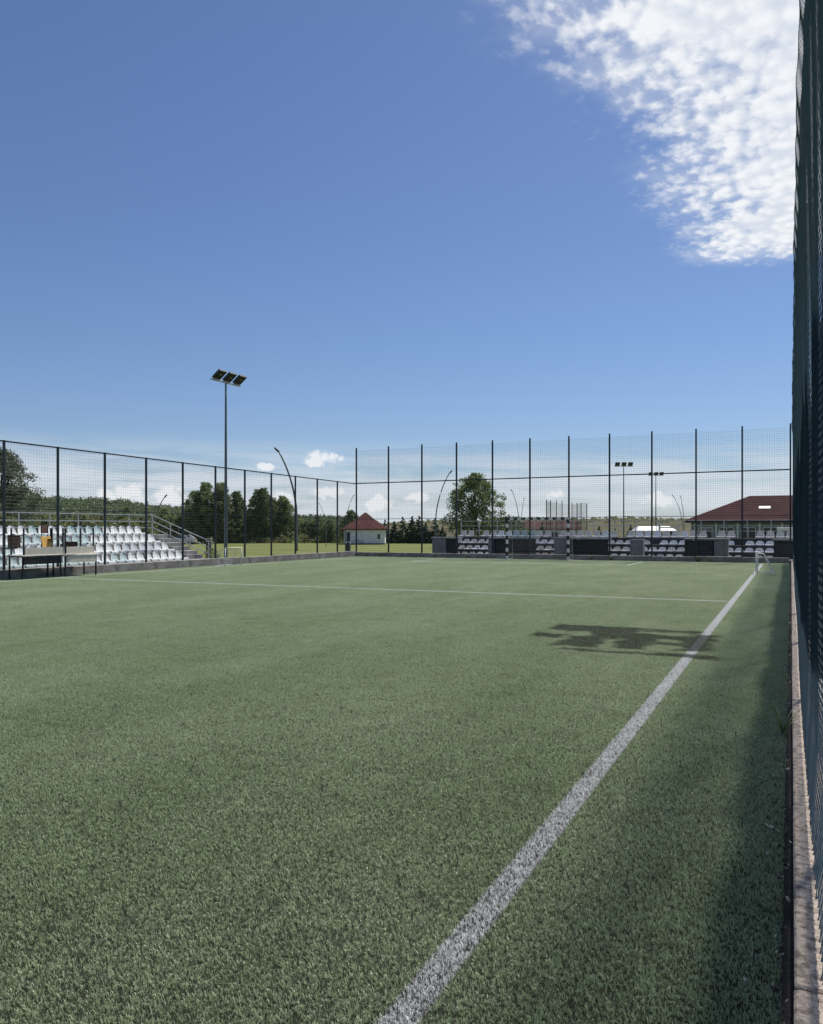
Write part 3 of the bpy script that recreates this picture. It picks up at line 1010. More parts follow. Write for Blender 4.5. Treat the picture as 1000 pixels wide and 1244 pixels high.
floodlight("grey floodlight mast with three tilted lamps behind the side fence", (-22.95, 29.95, -0.05), 8.1, 0.0)
floodlight("slim far floodlight mast standing between the post cage and the white tent", (-16.6, 91.4, ground_z(-16.6, 91.4)), 8.9, -1.25, 2.0, "far floodlights beyond the stand")
floodlight("slim far floodlight mast rising straight behind the white tent roof", (-16.1, 111.5, ground_z(-16.1, 111.5)), 9.3, -1.25, 2.0, "far floodlights beyond the stand")


def street_lamp(label, base, top, ztop, r0=0.075, group=None):
    bz = ground_z(*base) - 0.05
    t = thing("street_lamp", label, "street lamp", (base[0], base[1], bz), 0, group)
    ex, ey = top[0] - base[0], top[1] - base[1]
    H = ztop - bz
    n = 16
    pts_ = []
    for i in range(n + 1):
        s_ = i / n
        bend = max(0, (s_ - 0.35) / 0.65) ** 1.8
        pts_.append((ex * 0.80 * bend, ey * 0.80 * bend, H * (s_ - 0.03 * s_ ** 6)))
    MB().tube(pts_, [r0 * (1 - 0.5 * i / n) for i in range(n + 1)], 8).build("pole", M['pole_grey'], t, smooth=True)
    a = Vector(pts_[-1])
    b = Vector((ex, ey, H + 0.12))
    MB().tube([a - (b - a) * 0.1, a.lerp(b, .3), a.lerp(b, .7), b], [r0 * .5, r0 * .85, r0 * .9, r0 * .4], 6).build("lamp_head", M['lamp_dark'], t, smooth=True)
    return t


street_lamp("tall bowed street lamp rising above the side fence", (-38.2, 59.5), (-39.9, 58.7), 8.3, 0.12)
street_lamp("bowed street lamp leaning to the broad tree behind the end fence", (-33.3, 78.2), (-31.75, 78.95), 7.4, 0.085)
street_lamp("thin bowed street lamp over the hedge beside the white kiosk", (-56.4, 95.1), (-57.3, 94.7), 4.8, 0.05)
street_lamp("bowed street lamp rising right behind the red kiosk roof", (-63.9, 113.7), (-62.6, 114.3), 6.7, 0.07)
street_lamp("left-bowed lamp of the pair over the rust roof", (-45.0, 144.4), (-46.4, 143.8), 8.5, 0.09)
street_lamp("shorter right-bowed lamp of the pair over the rust roof", (-49.1, 159.0), (-48.5, 159.3), 7.5, 0.08)
street_lamp("short bowed lamp at the stair end of the seat stand", (-49.3, 54.4), (-48.2, 54.9), 4.3, 0.07)
street_lamp("left-bowed thin lamp by the end of the maroon roof", (-14.3, 125.5), (-15.8, 124.9), 6.3, 0.06, None)
street_lamp("upright thin lamp by the end of the maroon roof", (-14.7, 130.7), (-15.3, 130.5), 6.4, 0.06)

# a second cage far behind: bare posts
cage = [(-35.06, 126.98, 6.0), (-35.8, 132.15, 6.1), (-36.23, 137.46, 6.2), (-36.61, 142.79, 6.3), (-36.23, 148.47, 6.2), (-34.47, 144.88, 6.0), (-32.88, 141.2, 5.9), (-31.08, 137.63, 5.6)]
fc = thing("post_fence", "far cage of tall dark posts with thin mesh beyond the goal", "fence", (-34, 137, ground_z(-34, 137)))
for x_, y_, zt in cage:
    MB().box(x_ + 34 - .06, x_ + 34 + .06, y_ - 137 - .06, y_ - 137 + .06, 0, zt + 1.2).build("post", M['post'], fc)
A, B = [], []
for (x0, y0, z0), (x1, y1, z1) in zip(cage, cage[1:]):
    for j in range(24):
        zz_ = 0.2 + j * 0.29
        A.append((x0 + 34, y0 - 137, zz_)); B.append((x1 + 34, y1 - 137, zz_))
    for j in range(1, 14):
        t = j / 14
        A.append((x0 + (x1 - x0) * t + 34, y0 + (y1 - y0) * t - 137, 0)); B.append((x0 + (x1 - x0) * t + 34, y0 + (y1 - y0) * t - 137, 7.0))
tag(link("mesh_panel", poly_mesh("mesh_panel", prisms(np.array(A), np.array(B), 0.010, 3), 4, M['wire']), fc), kind="stuff")


# ------------------------------------------------------------------ tables and chairs piled by the side fence
def table(label, loc, rz, L, flip, board, group=None):
    t = thing("folding_table", label, "table", loc, rz)
    H = 0.86 if flip else 0.72
    if flip:
        z_top0, z_top1, la, lb = 0.0, 0.03, 0.032, H
    else:
        z_top0, z_top1, la, lb = H - .03, H, 0.0, H - .032
    MB().bbox(-.33, .33, -L / 2, L / 2, z_top0, z_top1, .005).build("table_top", M['beige_ply'] if board else M['black_paint'], t)
    for sx in (-1, 1):
        for sy in (-1, 1):
            MB().box(sx * .28 - .02, sx * .28 + .02, sy * (L / 2 - .08) - .02, sy * (L / 2 - .08) + .02, la, lb).build("leg", M['black_paint'], t)
    zf0, zf1 = (0.034, 0.26) if flip else (H - .26, H - .034)
    MB().box(.30, .315, -L / 2 + .1, L / 2 - .1, zf0, zf1).build("front_panel", M['beige_ply'] if board else M['black_paint'], t)
    return t


KX = -21.62
table("dark folding table standing on the turf under an upturned beige one", (KX, 18.60, 0), 0.02, 1.62, False, False)
table("upturned table with a beige panel resting on the dark table", (KX + 0.02, 18.66, 0.722), -0.03, 1.62, True, True)
table("beige folding table standing beside the dark one against the fence", (KX + .05, 20.12, 0), -0.04, 1.40, False, True)
table("upturned beige table, thin legs up, resting on the beige table", (KX + .03, 20.06, 0.722), 0.05, 1.40, True, True)


def chair(label, loc, rot, mat):
    t = thing("chair", label, "chair", loc)
    t.rotation_euler = rot
    MB().bbox(-.2, .2, -.2, .2, .42, .445, .006).build("seat", mat, t)
    MB().bbox(-.215, -.195, -.19, .19, .62, .86, .006).build("backrest", mat, t)
    for sx in (-1, 1):
        for sy in (-1, 1):
            MB().tube([(sx * .19, sy * .18, 0), (sx * .19, sy * .18, .42 if sx > 0 else .88)], 0.011, 6).build("leg", M['black_paint'], t)
    return t


chair("brown plywood chair upended on the piled tables", (KX - .02, 19.18, 0.80), (0, 0, 0.3), M['brown_ply'])
chair("dark chair lying tipped over on the piled tables", (KX - .1, 20.3, 1.02), (R(100), 0, 0.5), M['dark_wood'])
chair("dark chair lying on its back above the dark table", (KX - .1, 18.15, 1.20), (0, R(-95), -0.2), M['dark_wood'])
bd = MB().bbox(-.012, .012, -.21, .21, 0, .34, .004).build("board", M['orange_ply'], None, (KX + .12, 18.95, 0.985), 0.1)
bd.rotation_euler = (0, R(-14), 0.1)
tag(bd, "bright orange board leaning among the piled tables", "board")


# ------------------------------------------------------------------ buildings
def window(parent, x, y, z, wd, ht):
    f_ = MB().box(-wd / 2 - .06, wd / 2 + .06, -.05, .0, -.06, 0).box(-wd / 2 - .06, wd / 2 + .06, -.05, 0, ht, ht + .06) \
        .box(-wd / 2 - .06, -wd / 2, -.05, 0, 0, ht).box(wd / 2, wd / 2 + .06, -.05, 0, 0, ht).box(-.025, .025, -.05, 0, 0, ht).build("window", M['frame_white'], parent, (x, y, z))
    MB().box(-wd / 2, -.026, -.025, -.002, 0, ht).build("pane", M['glass'], f_)
    MB().box(.026, wd / 2, -.025, -.002, 0, ht).build("pane", M['glass'], f_)


# white kiosk
kz = ground_z(-66.7, 125.5) - 0.06
kk = thing("kiosk", "small white kiosk with pointed red roof across the meadow", "kiosk", (-66.7, 125.6, kz), YAW)
MB().box(-3.45, 3.45, -2.4, 4.0, -.3, 2.55).build("wall", M['wall_white'], kk)
MB().box(-3.5, 3.5, -2.46, 4.06, -.3, .22).build("plinth", M['plaster_grey'], kk)
rf = MB()
rv_ = [(-3.95, -2.95, 2.5), (3.95, -2.95, 2.5), (3.95, 4.55, 2.5), (-3.95, 4.55, 2.5), (-3.95, -2.95, 2.66), (3.95, -2.95, 2.66), (3.95, 4.55, 2.66), (-3.95, 4.55, 2.66)]
mid = [(-1.9, -1.0, 4.0), (1.9, -1.0, 4.0), (1.9, 2.6, 4.0), (-1.9, 2.6, 4.0)]
rf.add(rv_ + mid + [(-0.2, .8, 5.45), (0.2, .8, 5.45)], [(3, 2, 1, 0), (0, 1, 5, 4), (1, 2, 6, 5), (2, 3, 7, 6), (3, 0, 4, 7),
       (4, 5, 9, 8), (5, 6, 10, 9), (6, 7, 11, 10), (7, 4, 8, 11), (8, 9, 13, 12), (9, 10, 13), (10, 11, 12, 13), (11, 8, 12)])
rf.build("roof", M['roof_red'], kk)
MB().box(-3.0, -2.45, -2.47, -2.41, 0, 2.1).build("door", M['lamp_dark'], kk)
MB().box(2.25, 2.65, -2.46, -2.41, .95, 1.75).build("window", M['glass'], kk)
MB().box(-3.3, -3.22, -2.55, -2.47, 0, 2.5).build("downpipe", M['pole_grey'], kk)
# blue picnic table in front of it
pt_ = thing("picnic_table", "long blue picnic table in front of the white kiosk", "table", (-66.0, 121.0, ground_z(-66, 121) - .06), YAW)
MB().box(-1.3, 1.3, -.4, .4, .70, .76).build("table_top", M['blue_paint'], pt_)
for sy in (-.75, .75):
    MB().box(-1.3, 1.3, sy - .14, sy + .14, .42, .47).build("bench", M['blue_paint'], pt_)
for sx in (-1, 1):
    MB().box(sx * 1.0 - .05, sx * 1.0 + .05, -.85, .85, .35, .41).box(sx * 1.0 - .04, sx * 1.0 + .04, -.5, -.4, 0, .35).box(sx * 1.0 - .04, sx * 1.0 + .04, .4, .5, 0, .35).build("trestle", M['blue_paint'], pt_)

# maroon-roofed clubhouse
bz = ground_z(0, 92) - .06
cb_ = thing("clubhouse", "long clubhouse with maroon hipped roof behind the end stand", "building", (-10.0, 89.0, bz))
WZ = 2.25 - bz
MB().box(.6, 32, .6, 11.4, -.3, WZ).build("wall", M['plaster_grey'], cb_)
rf = MB().add([(0, 0, WZ - .05), (33, 0, WZ - .05), (33, 12, WZ - .05), (0, 12, WZ - .05), (0, 0, WZ + .12), (33, 0, WZ + .12), (33, 12, WZ + .12), (0, 12, WZ + .12), (6, 6, WZ + 2.75), (27, 6, WZ + 2.75)],
              [(3, 2, 1, 0), (0, 1, 5, 4), (1, 2, 6, 5), (2, 3, 7, 6), (3, 0, 4, 7), (4, 5, 9, 8), (5, 6, 9), (6, 7, 8, 9), (7, 4, 8)])
roof = rf.build("roof", M['roof_maroon'], cb_)
sl_ = math.atan2(2.63, 6)
sk = MB().bbox(-.55, .55, -.30, .30, 0.0, .06, .01).build("skylight", M['galv'], roof, (7.55, 2.9, WZ + .12 + 2.9 * 2.63 / 6 + .005))
sk.rotation_euler = (sl_, 0, 0)
for i in range(12):
    y_ = 0.45 + i * 0.47
    MB().tube([(y_ + .15, y_, WZ + .125 + y_ * 2.63 / 6), (33 - y_ - .15, y_, WZ + .125 + y_ * 2.63 / 6)], 0.022, 5).build("tile_course", M['roof_maroon'], roof)
for i in range(15):
    window(cb_, 2.0 + 2.05 * i, .6, 1.0, 1.25, 1.25)
    MB().box(1.0 + 2.05 * i - .09, 1.0 + 2.05 * i + .09, .48, .6, 0, WZ - .06).build("pilaster", M['frame_white'], cb_)
MB().box(0.1, 32.9, -.06, .06, WZ - .16, WZ - .055).build("gutter", M['lamp_dark'], cb_)

# rust-roofed long house far behind the goal
hz_ = ground_z(-42, 146) - .06
hh = thing("long_house", "low house with rust red roof and small gable beyond the goal", "house", (-48.0, 144.5, hz_), 0.28)
MB().box(.3, 13.5, .3, 7.5, -.3, 2.6).build("wall", M['wall_white'], hh)
MB().add([(0, 0, 2.5), (14, 0, 2.5), (14, 8, 2.5), (0, 8, 2.5), (0, 0, 2.62), (14, 0, 2.62), (14, 8, 2.62), (0, 8, 2.62), (.2, 4, 4.1), (13.8, 4, 4.1)],
         [(3, 2, 1, 0), (0, 1, 5, 4), (1, 2, 6, 5), (2, 3, 7, 6), (3, 0, 4, 7), (4, 5, 9, 8), (5, 6, 9), (6, 7, 8, 9), (7, 4, 8)]).build("roof", M['roof_rust'], hh)
MB().add([(1.2, -.3, 2.6), (3.8, -.3, 2.6), (3.8, 3, 2.6), (1.2, 3, 2.6), (1.2, -.3, 3.5), (3.8, -.3, 3.5), (2.5, -.3, 4.6), (2.5, 4, 4.6), (1.2, 3, 3.5), (3.8, 3, 3.5)],
         [(0, 1, 5, 6, 4), (4, 6, 7, 8), (5, 9, 7, 6), (0, 4, 8, 3), (1, 2, 9, 5)]).build("gable", M['roof_rust'], hh)
for i in range(5):
    window(hh, 1.8 + 2.5 * i, .3, .8, 1.0, 1.2)

# white marquee roof, timber frame and cabin behind the stand
mz = ground_z(-10.5, 72) - .06
mq = thing("marquee", "low white tent roof showing behind the end stand seats", "tent", (-10.6, 72.2, mz), YAW)
MB().add([(-1.7, -1, 1.75), (1.7, -1, 1.75), (1.7, 1, 1.75), (-1.7, 1, 1.75), (-1.3, 0, 2.15), (1.3, 0, 2.15)], [(0, 1, 5, 4), (1, 2, 5), (2, 3, 4, 5), (3, 0, 4), (3, 2, 1, 0)]).build("canopy", M['white_paint'], mq)
for sx in (-1, 1):
    for sy in (-1, 1):
        MB().box(sx * 1.6 - .04, sx * 1.6 + .04, sy * .9 - .04, sy * .9 + .04, 0, 1.745).build("leg", M['galv'], mq)
pz = ground_z(-8.1, 62.3) - .06
pf = thing("play_frame", "pale timber frame of two posts and a crossbar behind the stand", "frame", (-8.1, 62.3, pz), YAW)
for sx in (-1, 1):
    MB().box(sx * .66 - .06, sx * .66 + .06, -.06, .06, 0, 2.15 - .1 * sx).build("post", M['frame_white'], pf)
MB().box(-.598, .598, -.04, .04, 1.85, 1.93).build("crossbar", M['frame_white'], pf)
cz = ground_z(.5, 66) - .06
ct_ = thing("cabin", "white topped pale cabin beside the netted fence corner", "cabin", (0.2, 65.9, cz))
MB().box(-1.1, 2.2, 0, 2.2, 0, 1.72).build("wall", M['plaster_grey'], ct_)
MB().bbox(-1.15, 2.25, -.06, 2.26, 1.722, 1.96, .02).build("roof", M['white_paint'], ct_)
MB().box(-.7, .5, -.03, -.002, .8, 1.45).build("window", M['glass'], ct_)
# timber climbing poles left of the shelter
tp_ = thing("timber_frame", "leaning bare timber poles beside the first shelter", "frame", (-22.3, 58.0, ground_z(-22.3, 58) - .06), YAW)
for i, (x0, x1, hh_) in enumerate([(-.7, -.55, 1.75), (-.2, -.2, 1.6), (.25, .1, 1.75), (.62, .3, 1.9), (.55, .95, 1.75)]):
    MB().tube([(x0, 0, 0), (x1, 0.1 * i, hh_)], .045, 6).build("pole", M['timber'], tp_)
MB().tube([(-.75, -.02, 1.2), (.95, .05, 1.25)], .04, 6).build("cross_pole", M['timber'], tp_)


# ------------------------------------------------------------------ bins, car
def bin_(label, loc, ht, wd):
    t = thing("litter_bin", label, "bin", loc)
    MB().bbox(-wd / 2, wd / 2, -wd / 2, wd / 2, .12, ht, .02).build("body", M['lamp_dark'], t)
    MB().box(-wd / 2 - .05, -wd / 2 - .004, -.03, .03, 0, ht + .14).build("leg", M['galv'], t)
    MB().box(wd / 2 + .004, wd / 2 + .05, -.03, .03, 0, ht + .14).build("leg", M['galv'], t)
    MB().box(-wd / 2 - .05, wd / 2 + .05, -wd / 2, wd / 2, ht + .142, ht + .17).build("lid", M['galv'], t)


bin_("dark litter bin at the foot of the stand stairs", (-25.2, 31.6, 0.0), .92, .22)
bin_("square litter bin on legs standing out on the meadow", (-30.3, 54.3, ground_z(-30.3, 54.3) - .06), .62, .34)

carz = ground_z(-93.8, 110.9) - .06
car = thing("parked_car", "silver hatchback parked under the trees past the stand", "car", (-93.8, 110.9, carz + .02), YAW)
prof = [(-2.1, .35), (-2.12, .75), (-1.95, .98), (-1.2, 1.06), (-.45, 1.10), (.5, 1.12), (1.6, 1.08), (2.05, .98), (2.12, .6), (2.08, .35)]
nP = len(prof)
v = [(x, y, z) for y in (-.86, .86) for x, z in prof]
MB().add(v, [tuple(range(nP)), tuple(reversed(range(nP, 2 * nP)))] + [(i, nP + i, nP + (i + 1) % nP, (i + 1) % nP) for i in range(nP)]).build("body", M['car_silver'], car)
cab = [(-1.2, 1.06), (-.45, 1.50), (.2, 1.58), (1.2, 1.54), (1.85, 1.08)]
v = [(x, sy * (.80 if z < 1.2 else .66), z) for sy in (-1, 1) for x, z in cab]
MB().add(v, [(0, 1, 2, 3, 4), (9, 8, 7, 6, 5)] + [(i, 5 + i, 5 + (i + 1) % 5, (i + 1) % 5) for i in range(5)]).build("cabin", M['car_silver'], car)
for a, b in ((-.98, -.12), (-.02, .72), (.82, 1.5)):
    MB().add([(a, -.81, 1.12), (b, -.81, 1.12), (b - .12, -.70, 1.46), (a + .42 if a < -.5 else a, -.70, 1.46), (a, -.77, 1.12), (b, -.77, 1.12), (b - .12, -.64, 1.46), (a + .42 if a < -.5 else a, -.64, 1.46)],
             [(0, 1, 2, 3), (7, 6, 5, 4), (0, 4, 5, 1), (1, 5, 6, 2), (2, 6, 7, 3), (3, 7, 4, 0)]).build("window", M['glass'], car)
for x_ in (-1.35, 1.32):
    for sy in (-1, 1):
        wh = link("wheel", None, car, (x_, sy * .80, .32))
        MB().tube([(0, -.10, 0), (0, .10, 0)], .32, 16).build("tyre", M['rubber'], wh)
        MB().tube([(0, -.112, 0), (0, .112, 0)], .19, 12).build("rim", M['galv'], wh)
for sy in (-1, 1):
    MB().box(-2.13, -2.0, sy * .62 - .16, sy * .62 + .16, .70, .86).build("headlight", M['lamp_glass'], car)
    MB().box(2.03, 2.135, sy * .66 - .12, sy * .66 + .12, .72, .92).build("tail_light", M['lamp_red'], car)


# ------------------------------------------------------------------ plants
def leaf_quads(C, rad, per, size, rg, flat=1.0):
    """clouds of small leaf faces round clump centres C (n,3)"""
    n = len(C)
    P = np.repeat(C, per, 0)
    dv = rg.normal(size=(n * per, 3))
    dv /= np.linalg.norm(dv, axis=1, keepdims=True)
    rr_ = np.repeat(np.broadcast_to(rad, (n,)), per) * rg.random(n * per) ** 0.42
    P = P + dv * rr_[:, None] * np.array([1, 1, flat])
    t = rg.normal(size=(n * per, 3))
    t /= np.linalg.norm(t, axis=1, keepdims=True)
    b = np.cross(t, rg.normal(size=(n * per, 3)))
    b /= np.linalg.norm(b, axis=1, keepdims=True)
    s = (size * rg.uniform(0.6, 1.35, n * per))[:, None]
    t, b = t * s, b * s * 0.6
    return np.stack([P - t, P - b * .9, P + t, P + b * .9], 1)


def broadleaf(seed, H, Rm, mat, trunk=0.22, prof=None, nc=120, per=34, leaf=0.13, clump=0.62):
    """returns (trunk mesh, crown mesh); prof maps 0..1 of crown height to 0..1 radius"""
    rg = np.random.default_rng(seed)
    prof = prof or (lambda t: math.sin(math.pi * min(1, max(0.02, t * 0.92 + .08))) ** 0.6)
    z0 = H * trunk
    C, rad = [], []
    lob = rg.uniform(0, 6.28, 4)
    while len(C) < nc:
        t = rg.random()
        az_ = rg.random() * 6.283
        rim = 0.78 + 0.13 * math.sin(2 * az_ + lob[0] + 3 * t) + 0.13 * math.sin(5 * az_ + lob[1] - 7 * t) + 0.05 * math.sin(11 * t + lob[2])
        rr_ = Rm * prof(t) * rim * rg.random() ** 0.38
        C.append((rr_ * math.cos(az_), rr_ * math.sin(az_), z0 + (H - z0) * t * 0.97))
        rad.append(clump * rg.uniform(0.55, 1.15) * (0.75 + 0.5 * (1 - t)))
    C = np.array(C)
    Q = leaf_quads(C, np.array(rad), per, leaf, rg, 0.8)
    crown = poly_mesh("crown", Q, 4, mat)
    mb = MB()
    r0 = 0.028 * H + .03
    wob_ = [(rg.normal(0, .03 * H * i / 6), rg.normal(0, .03 * H * i / 6)) for i in range(7)]
    mb.tube([(wob_[i][0], wob_[i][1], H * 0.82 * i / 6 - (0.3 if i == 0 else 0)) for i in range(7)], [r0 * (1 - .14 * i) for i in range(7)], 7)
    for j in range(0, nc, max(1, nc // 14)):
        c_ = C[j]
        s_ = max(z0 * .8, c_[2] * 0.55)
        mb.tube([(0, 0, s_), (c_[0] * .5, c_[1] * .5, s_ + (c_[2] - s_) * .62), tuple(c_)], [r0 * .42, r0 * .25, r0 * .08], 5)
    return mb.mesh("trunk", M['bark'], True), crown


def conifer(seed, H, Rm, mat, leaf=0.15):
    rg = np.random.default_rng(seed)
    C, rad = [], []
    n = 22
    for i in range(n):
        t = i / (n - 1)
        rr_ = Rm * (1 - t) ** 0.85 * rg.uniform(.85, 1.1)
        for j in range(max(1, int(9 * (1 - t) + 1))):
            a = rg.random() * 6.283
            for q in (0.45, 0.9):
                C.append((rr_ * q * math.cos(a), rr_ * q * math.sin(a), H * (.05 + .94 * t) - .10 * rr_ * q))
                rad.append(.16 + .22 * (1 - t))
    Q = leaf_quads(np.array(C), np.array(rad), 12, leaf, rg, 0.7)
    crown = poly_mesh("crown", Q, 4, mat)
    tr_ = MB().tube([(0, 0, -.3), (0, 0, H * .5), (0, 0, H * .97)], [.022 * H + .02, .012 * H + .02, .01], 6).mesh("trunk", M['bark'], True)
    return tr_, crown


def plant_tree(meshes, name, label, cat, x_, y_, scale=1.0, rz=None, group=None, sink=0.06, sx=None):
    t = thing(name, label, cat, (x_, y_, ground_z(x_, y_) - sink), random.uniform(0, 6.28) if rz is None else rz, group)
    t.scale = (sx or scale, sx or scale, scale)
    link("trunk", meshes[0], t)
    link("crown", meshes[1], t)
    return t


poplar_prof = lambda t: (0.55 + 0.45 * math.sin(math.pi * min(1, t * 1.1))) * (1 - max(0, t - .75) * 2.2)
T_tall = broadleaf(21, 11.2, 3.2, M['leaf_mid'], .08, poplar_prof, 230, 44, .15, .80)
T_tall2 = broadleaf(22, 10.2, 3.2, M['leaf_olive'], .08, poplar_prof, 220, 44, .15, .80)
T_round = broadleaf(23, 7.2, 3.2, M['leaf_mid'], .10, None, 150, 40, .15, .75)
T_round2 = broadleaf(24, 6.0, 3.0, M['leaf_dark'], .08, None, 150, 40, .15, .75)
T_dark = broadleaf(25, 6.3, 4.2, M['leaf_dark'], .16, lambda t: (0.75 + .25 * math.sin(3.14 * t)) * (1 - t) ** .45, 160, 40, .15, .72)
T_big = broadleaf(36, 8.7, 3.9, M['leaf_mid'], .06, lambda t: (0.9 + .1 * math.sin(3.14 * t)) * max(.05, 1 - t ** 3.2) ** .6, 420, 54, .105, .66)
T_left = broadleaf(27, 7.9, 3.4, M['leaf_willow'], .08, lambda t: (0.85 + .15 * math.sin(3.14 * t)) * (1 - t ** 3) ** .5, 340, 60, .085, .60)
T_bush = broadleaf(28, 2.3, 1.4, M['leaf_olive'], .02, None, 60, 44, .085, .42)
T_bush2 = broadleaf(29, 2.3, 1.5, M['leaf_red'], .02, None, 60, 44, .085, .42)
T_shrub = broadleaf(30, 2.6, 2.0, M['leaf_dark'], .02, None, 70, 40, .12, .55)
C1 = conifer(31, 5.2, 2.0, M['needle'])
C2 = conifer(32, 4.4, 1.7, M['needle'])

# belt of trees across the meadow, past the end of the stand
belt = "trees of the belt across the meadow"
for x_, y_, s_, kind in [(-96.9, 120.6, 1.0, 0), (-94.3, 121.9, 1.03, 1), (-91.0, 128.6, .90, 0), (-88.7, 129.9, .84, 1), (-99.0, 122.0, .80, 1), (-93.0, 124.5, .86, 0), (-86.6, 131.0, .74, 0), (-98.5, 119.4, .86, 0), (-95.3, 122.8, 1.0, 0), (-89.6, 128.0, .92, 0), (-92.3, 125.6, .70, 1), (-87.6, 131.6, .8, 0)]:
    plant_tree((T_tall, T_tall2)[kind], "tall_tree", ("tall dark green tree in the meadow belt behind the floodlight mast", "tall olive green tree in the meadow belt behind the floodlight mast")[kind], "tree", x_, y_, s_, None, belt + (" dark", " olive")[kind])
for x_, y_, s_, kind in [(-103.6, 117.4, .92, 0), (-101.6, 119.6, .98, 1), (-105.2, 114.5, .9, 1), (-97.6, 118.4, .80, 1), (-85.3, 133.0, .74, 0), (-83.4, 133.8, .70, 1), (-81.6, 134.6, .72, 0),
                         (-79.6, 136.2, .70, 1), (-78.6, 133.6, .62, 0), (-90.0, 127.0, .7, 1), (-93.2, 122.0, .7, 0), (-76.6, 138.0, .68, 1), (-107.5, 112.0, .9, 0), (-110, 109, .95, 1), (-72.0, 139.5, .6, 0)]:
    plant_tree((T_round, T_round2)[kind], "bushy_tree", ("rounded mid green tree low in the meadow belt", "rounded dark green tree low in the meadow belt")[kind], "tree", x_, y_, s_, None, belt + (" round mid", " round dark")[kind])
plant_tree(T_dark, "spreading_tree", "dark spreading tree leaning over the kiosk's red roof", "tree", -73.6, 133.0, 0.95, 0.4)
for x_, y_, s_, kind in [(-67.4, 134.6, .82, 0), (-65.7, 135.0, .90, 1), (-64.2, 135.4, .92, 0), (-62.6, 136.2, 1.10, 1), (-61.0, 135.6, .95, 0), (-59.6, 135.6, .85, 1), (-58.2, 136.4, .86, 0), (-57.0, 137.2, .70, 1)]:
    plant_tree((C1, C2)[kind], "conifer", "dark conifer in the short row beside the white kiosk", "tree", x_, y_, s_, None, "conifers beside the kiosk")
plant_tree(T_big, "broad_tree", "large full tree rising behind the end stand", "tree", -33.1, 89.4, 1.0, 1.0)
plant_tree(T_shrub, "shrub", "pale bush at the skirt of the large full tree", "shrub", -29.6, 91.2, 1.35, 1.0)
plant_tree(T_left, "old_tree", "large grey green tree behind the seat stand", "tree", -53.6, 43.2, 1.0, 2.0)
for x_, y_, s_ in [(-27.2, 141.5, .62), (-24.8, 142.7, .75), (-22.4, 141.0, .55), (-29.5, 140.0, .7), (-38.8, 138.2, .85), (-20.0, 143.5, .6), (-15.5, 122.0, .62)]:
    plant_tree(C2, "young_conifer", "small young conifer scattered on the far field beyond the end stand", "tree", x_, y_, s_, None, "young conifers on the far field")
plant_tree(C1, "conifer", "single slim conifer peeping beside the rust roofed house", "tree", -40.3, 119.0, .80, None, None, .06, .5)
# shrubs behind the seat stand
for i in range(14):
    f_ = i / 13
    x_, y_ = -47.6 + 4.0 * f_ + random.uniform(-.8, .8), 30.0 + 17.0 * f_ + random.uniform(-.5, .5)
    plant_tree(T_bush, "shrub", "olive green shrub in the row behind the stand railing", "shrub", x_, y_, random.uniform(.95, 1.25), None, "shrubs behind the stand")
for x_, y_, s_ in [(-45.2, 33.2, 1.1), (-45.6, 34.8, 1.0)]:
    plant_tree(T_bush2, "shrub", "russet brown shrub under the large grey green tree", "shrub", x_, y_, s_, None, "russet shrubs")
plant_tree(T_bush, "shrub", "little round bush between the stand stairs and the floodlight", "shrub", -24.3, 30.6, .30, .5)

# undergrowth at the foot of the belt and the wood on the rise: masses nobody could count
rg = np.random.default_rng(5)
C, rad = [], []
for i in range(420):
    f_ = rg.random()
    x_ = -112 + 42 * f_ + rg.normal(0, .5)
    y_ = 109 + 31.0 * f_ + rg.normal(0, .8)
    hh_ = rg.uniform(.3, 2.3) * (0.75 + .25 * math.sin(f_ * 40))
    C.append((x_, y_, ground_z(x_, y_) + hh_ * rg.random()))
    rad.append(rg.uniform(.5, .95))
und = link("undergrowth", poly_mesh("undergrowth", leaf_quads(np.array(C), np.array(rad), 34, .16, rg, .8), 4, M['leaf_olive']))
tag(und, "low scrub along the foot of the tree belt", "undergrowth", kind="stuff")

C, rad = [], []
for i in range(2600):
    az_ = rg.uniform(-62, -28.5)
    rr_ = rg.uniform(300, 600)
    if az_ > -33 and rr_ < 380:
        continue
    x_, y_ = rr_ * math.sin(R(az_)), rr_ * math.cos(R(az_))
    s_ = rg.uniform(3.0, 6.2) * (1.0 if az_ < -34 else .75)
    z_ = ground_z(x_, y_)
    for q in range(3):
        C.append((x_ + rg.normal(0, 1.4), y_ + rg.normal(0, 1.4), z_ + s_ * rg.uniform(.25, .95)))
        rad.append(rg.uniform(1.3, 2.4) * (1.15 - .2 * q))
wood = link("distant_wood", poly_mesh("distant_wood", leaf_quads(np.array(C), np.array(rad), 16, .62, rg, .85), 4, M['leaf_dark']))
tag(wood, "dark wood covering the hill on the horizon", "woodland", kind="stuff")

# scrub line on the far open rise
C, rad = [], []
for i in range(500):
    az_ = rg.uniform(-28, 8)
    rr_ = rg.uniform(420, 610)
    x_, y_ = rr_ * math.sin(R(az_)), rr_ * math.cos(R(az_))
    C.append((x_, y_, ground_z(x_, y_) + rg.uniform(.2, .9)))
    rad.append(rg.uniform(.8, 1.8))
scr = link("distant_scrub", poly_mesh("distant_scrub", leaf_quads(np.array(C), np.array(rad), 14, .5, rg, .5), 4, M['leaf_olive']))
tag(scr, "scattered scrub on the dry far fields", "scrub", kind="stuff")


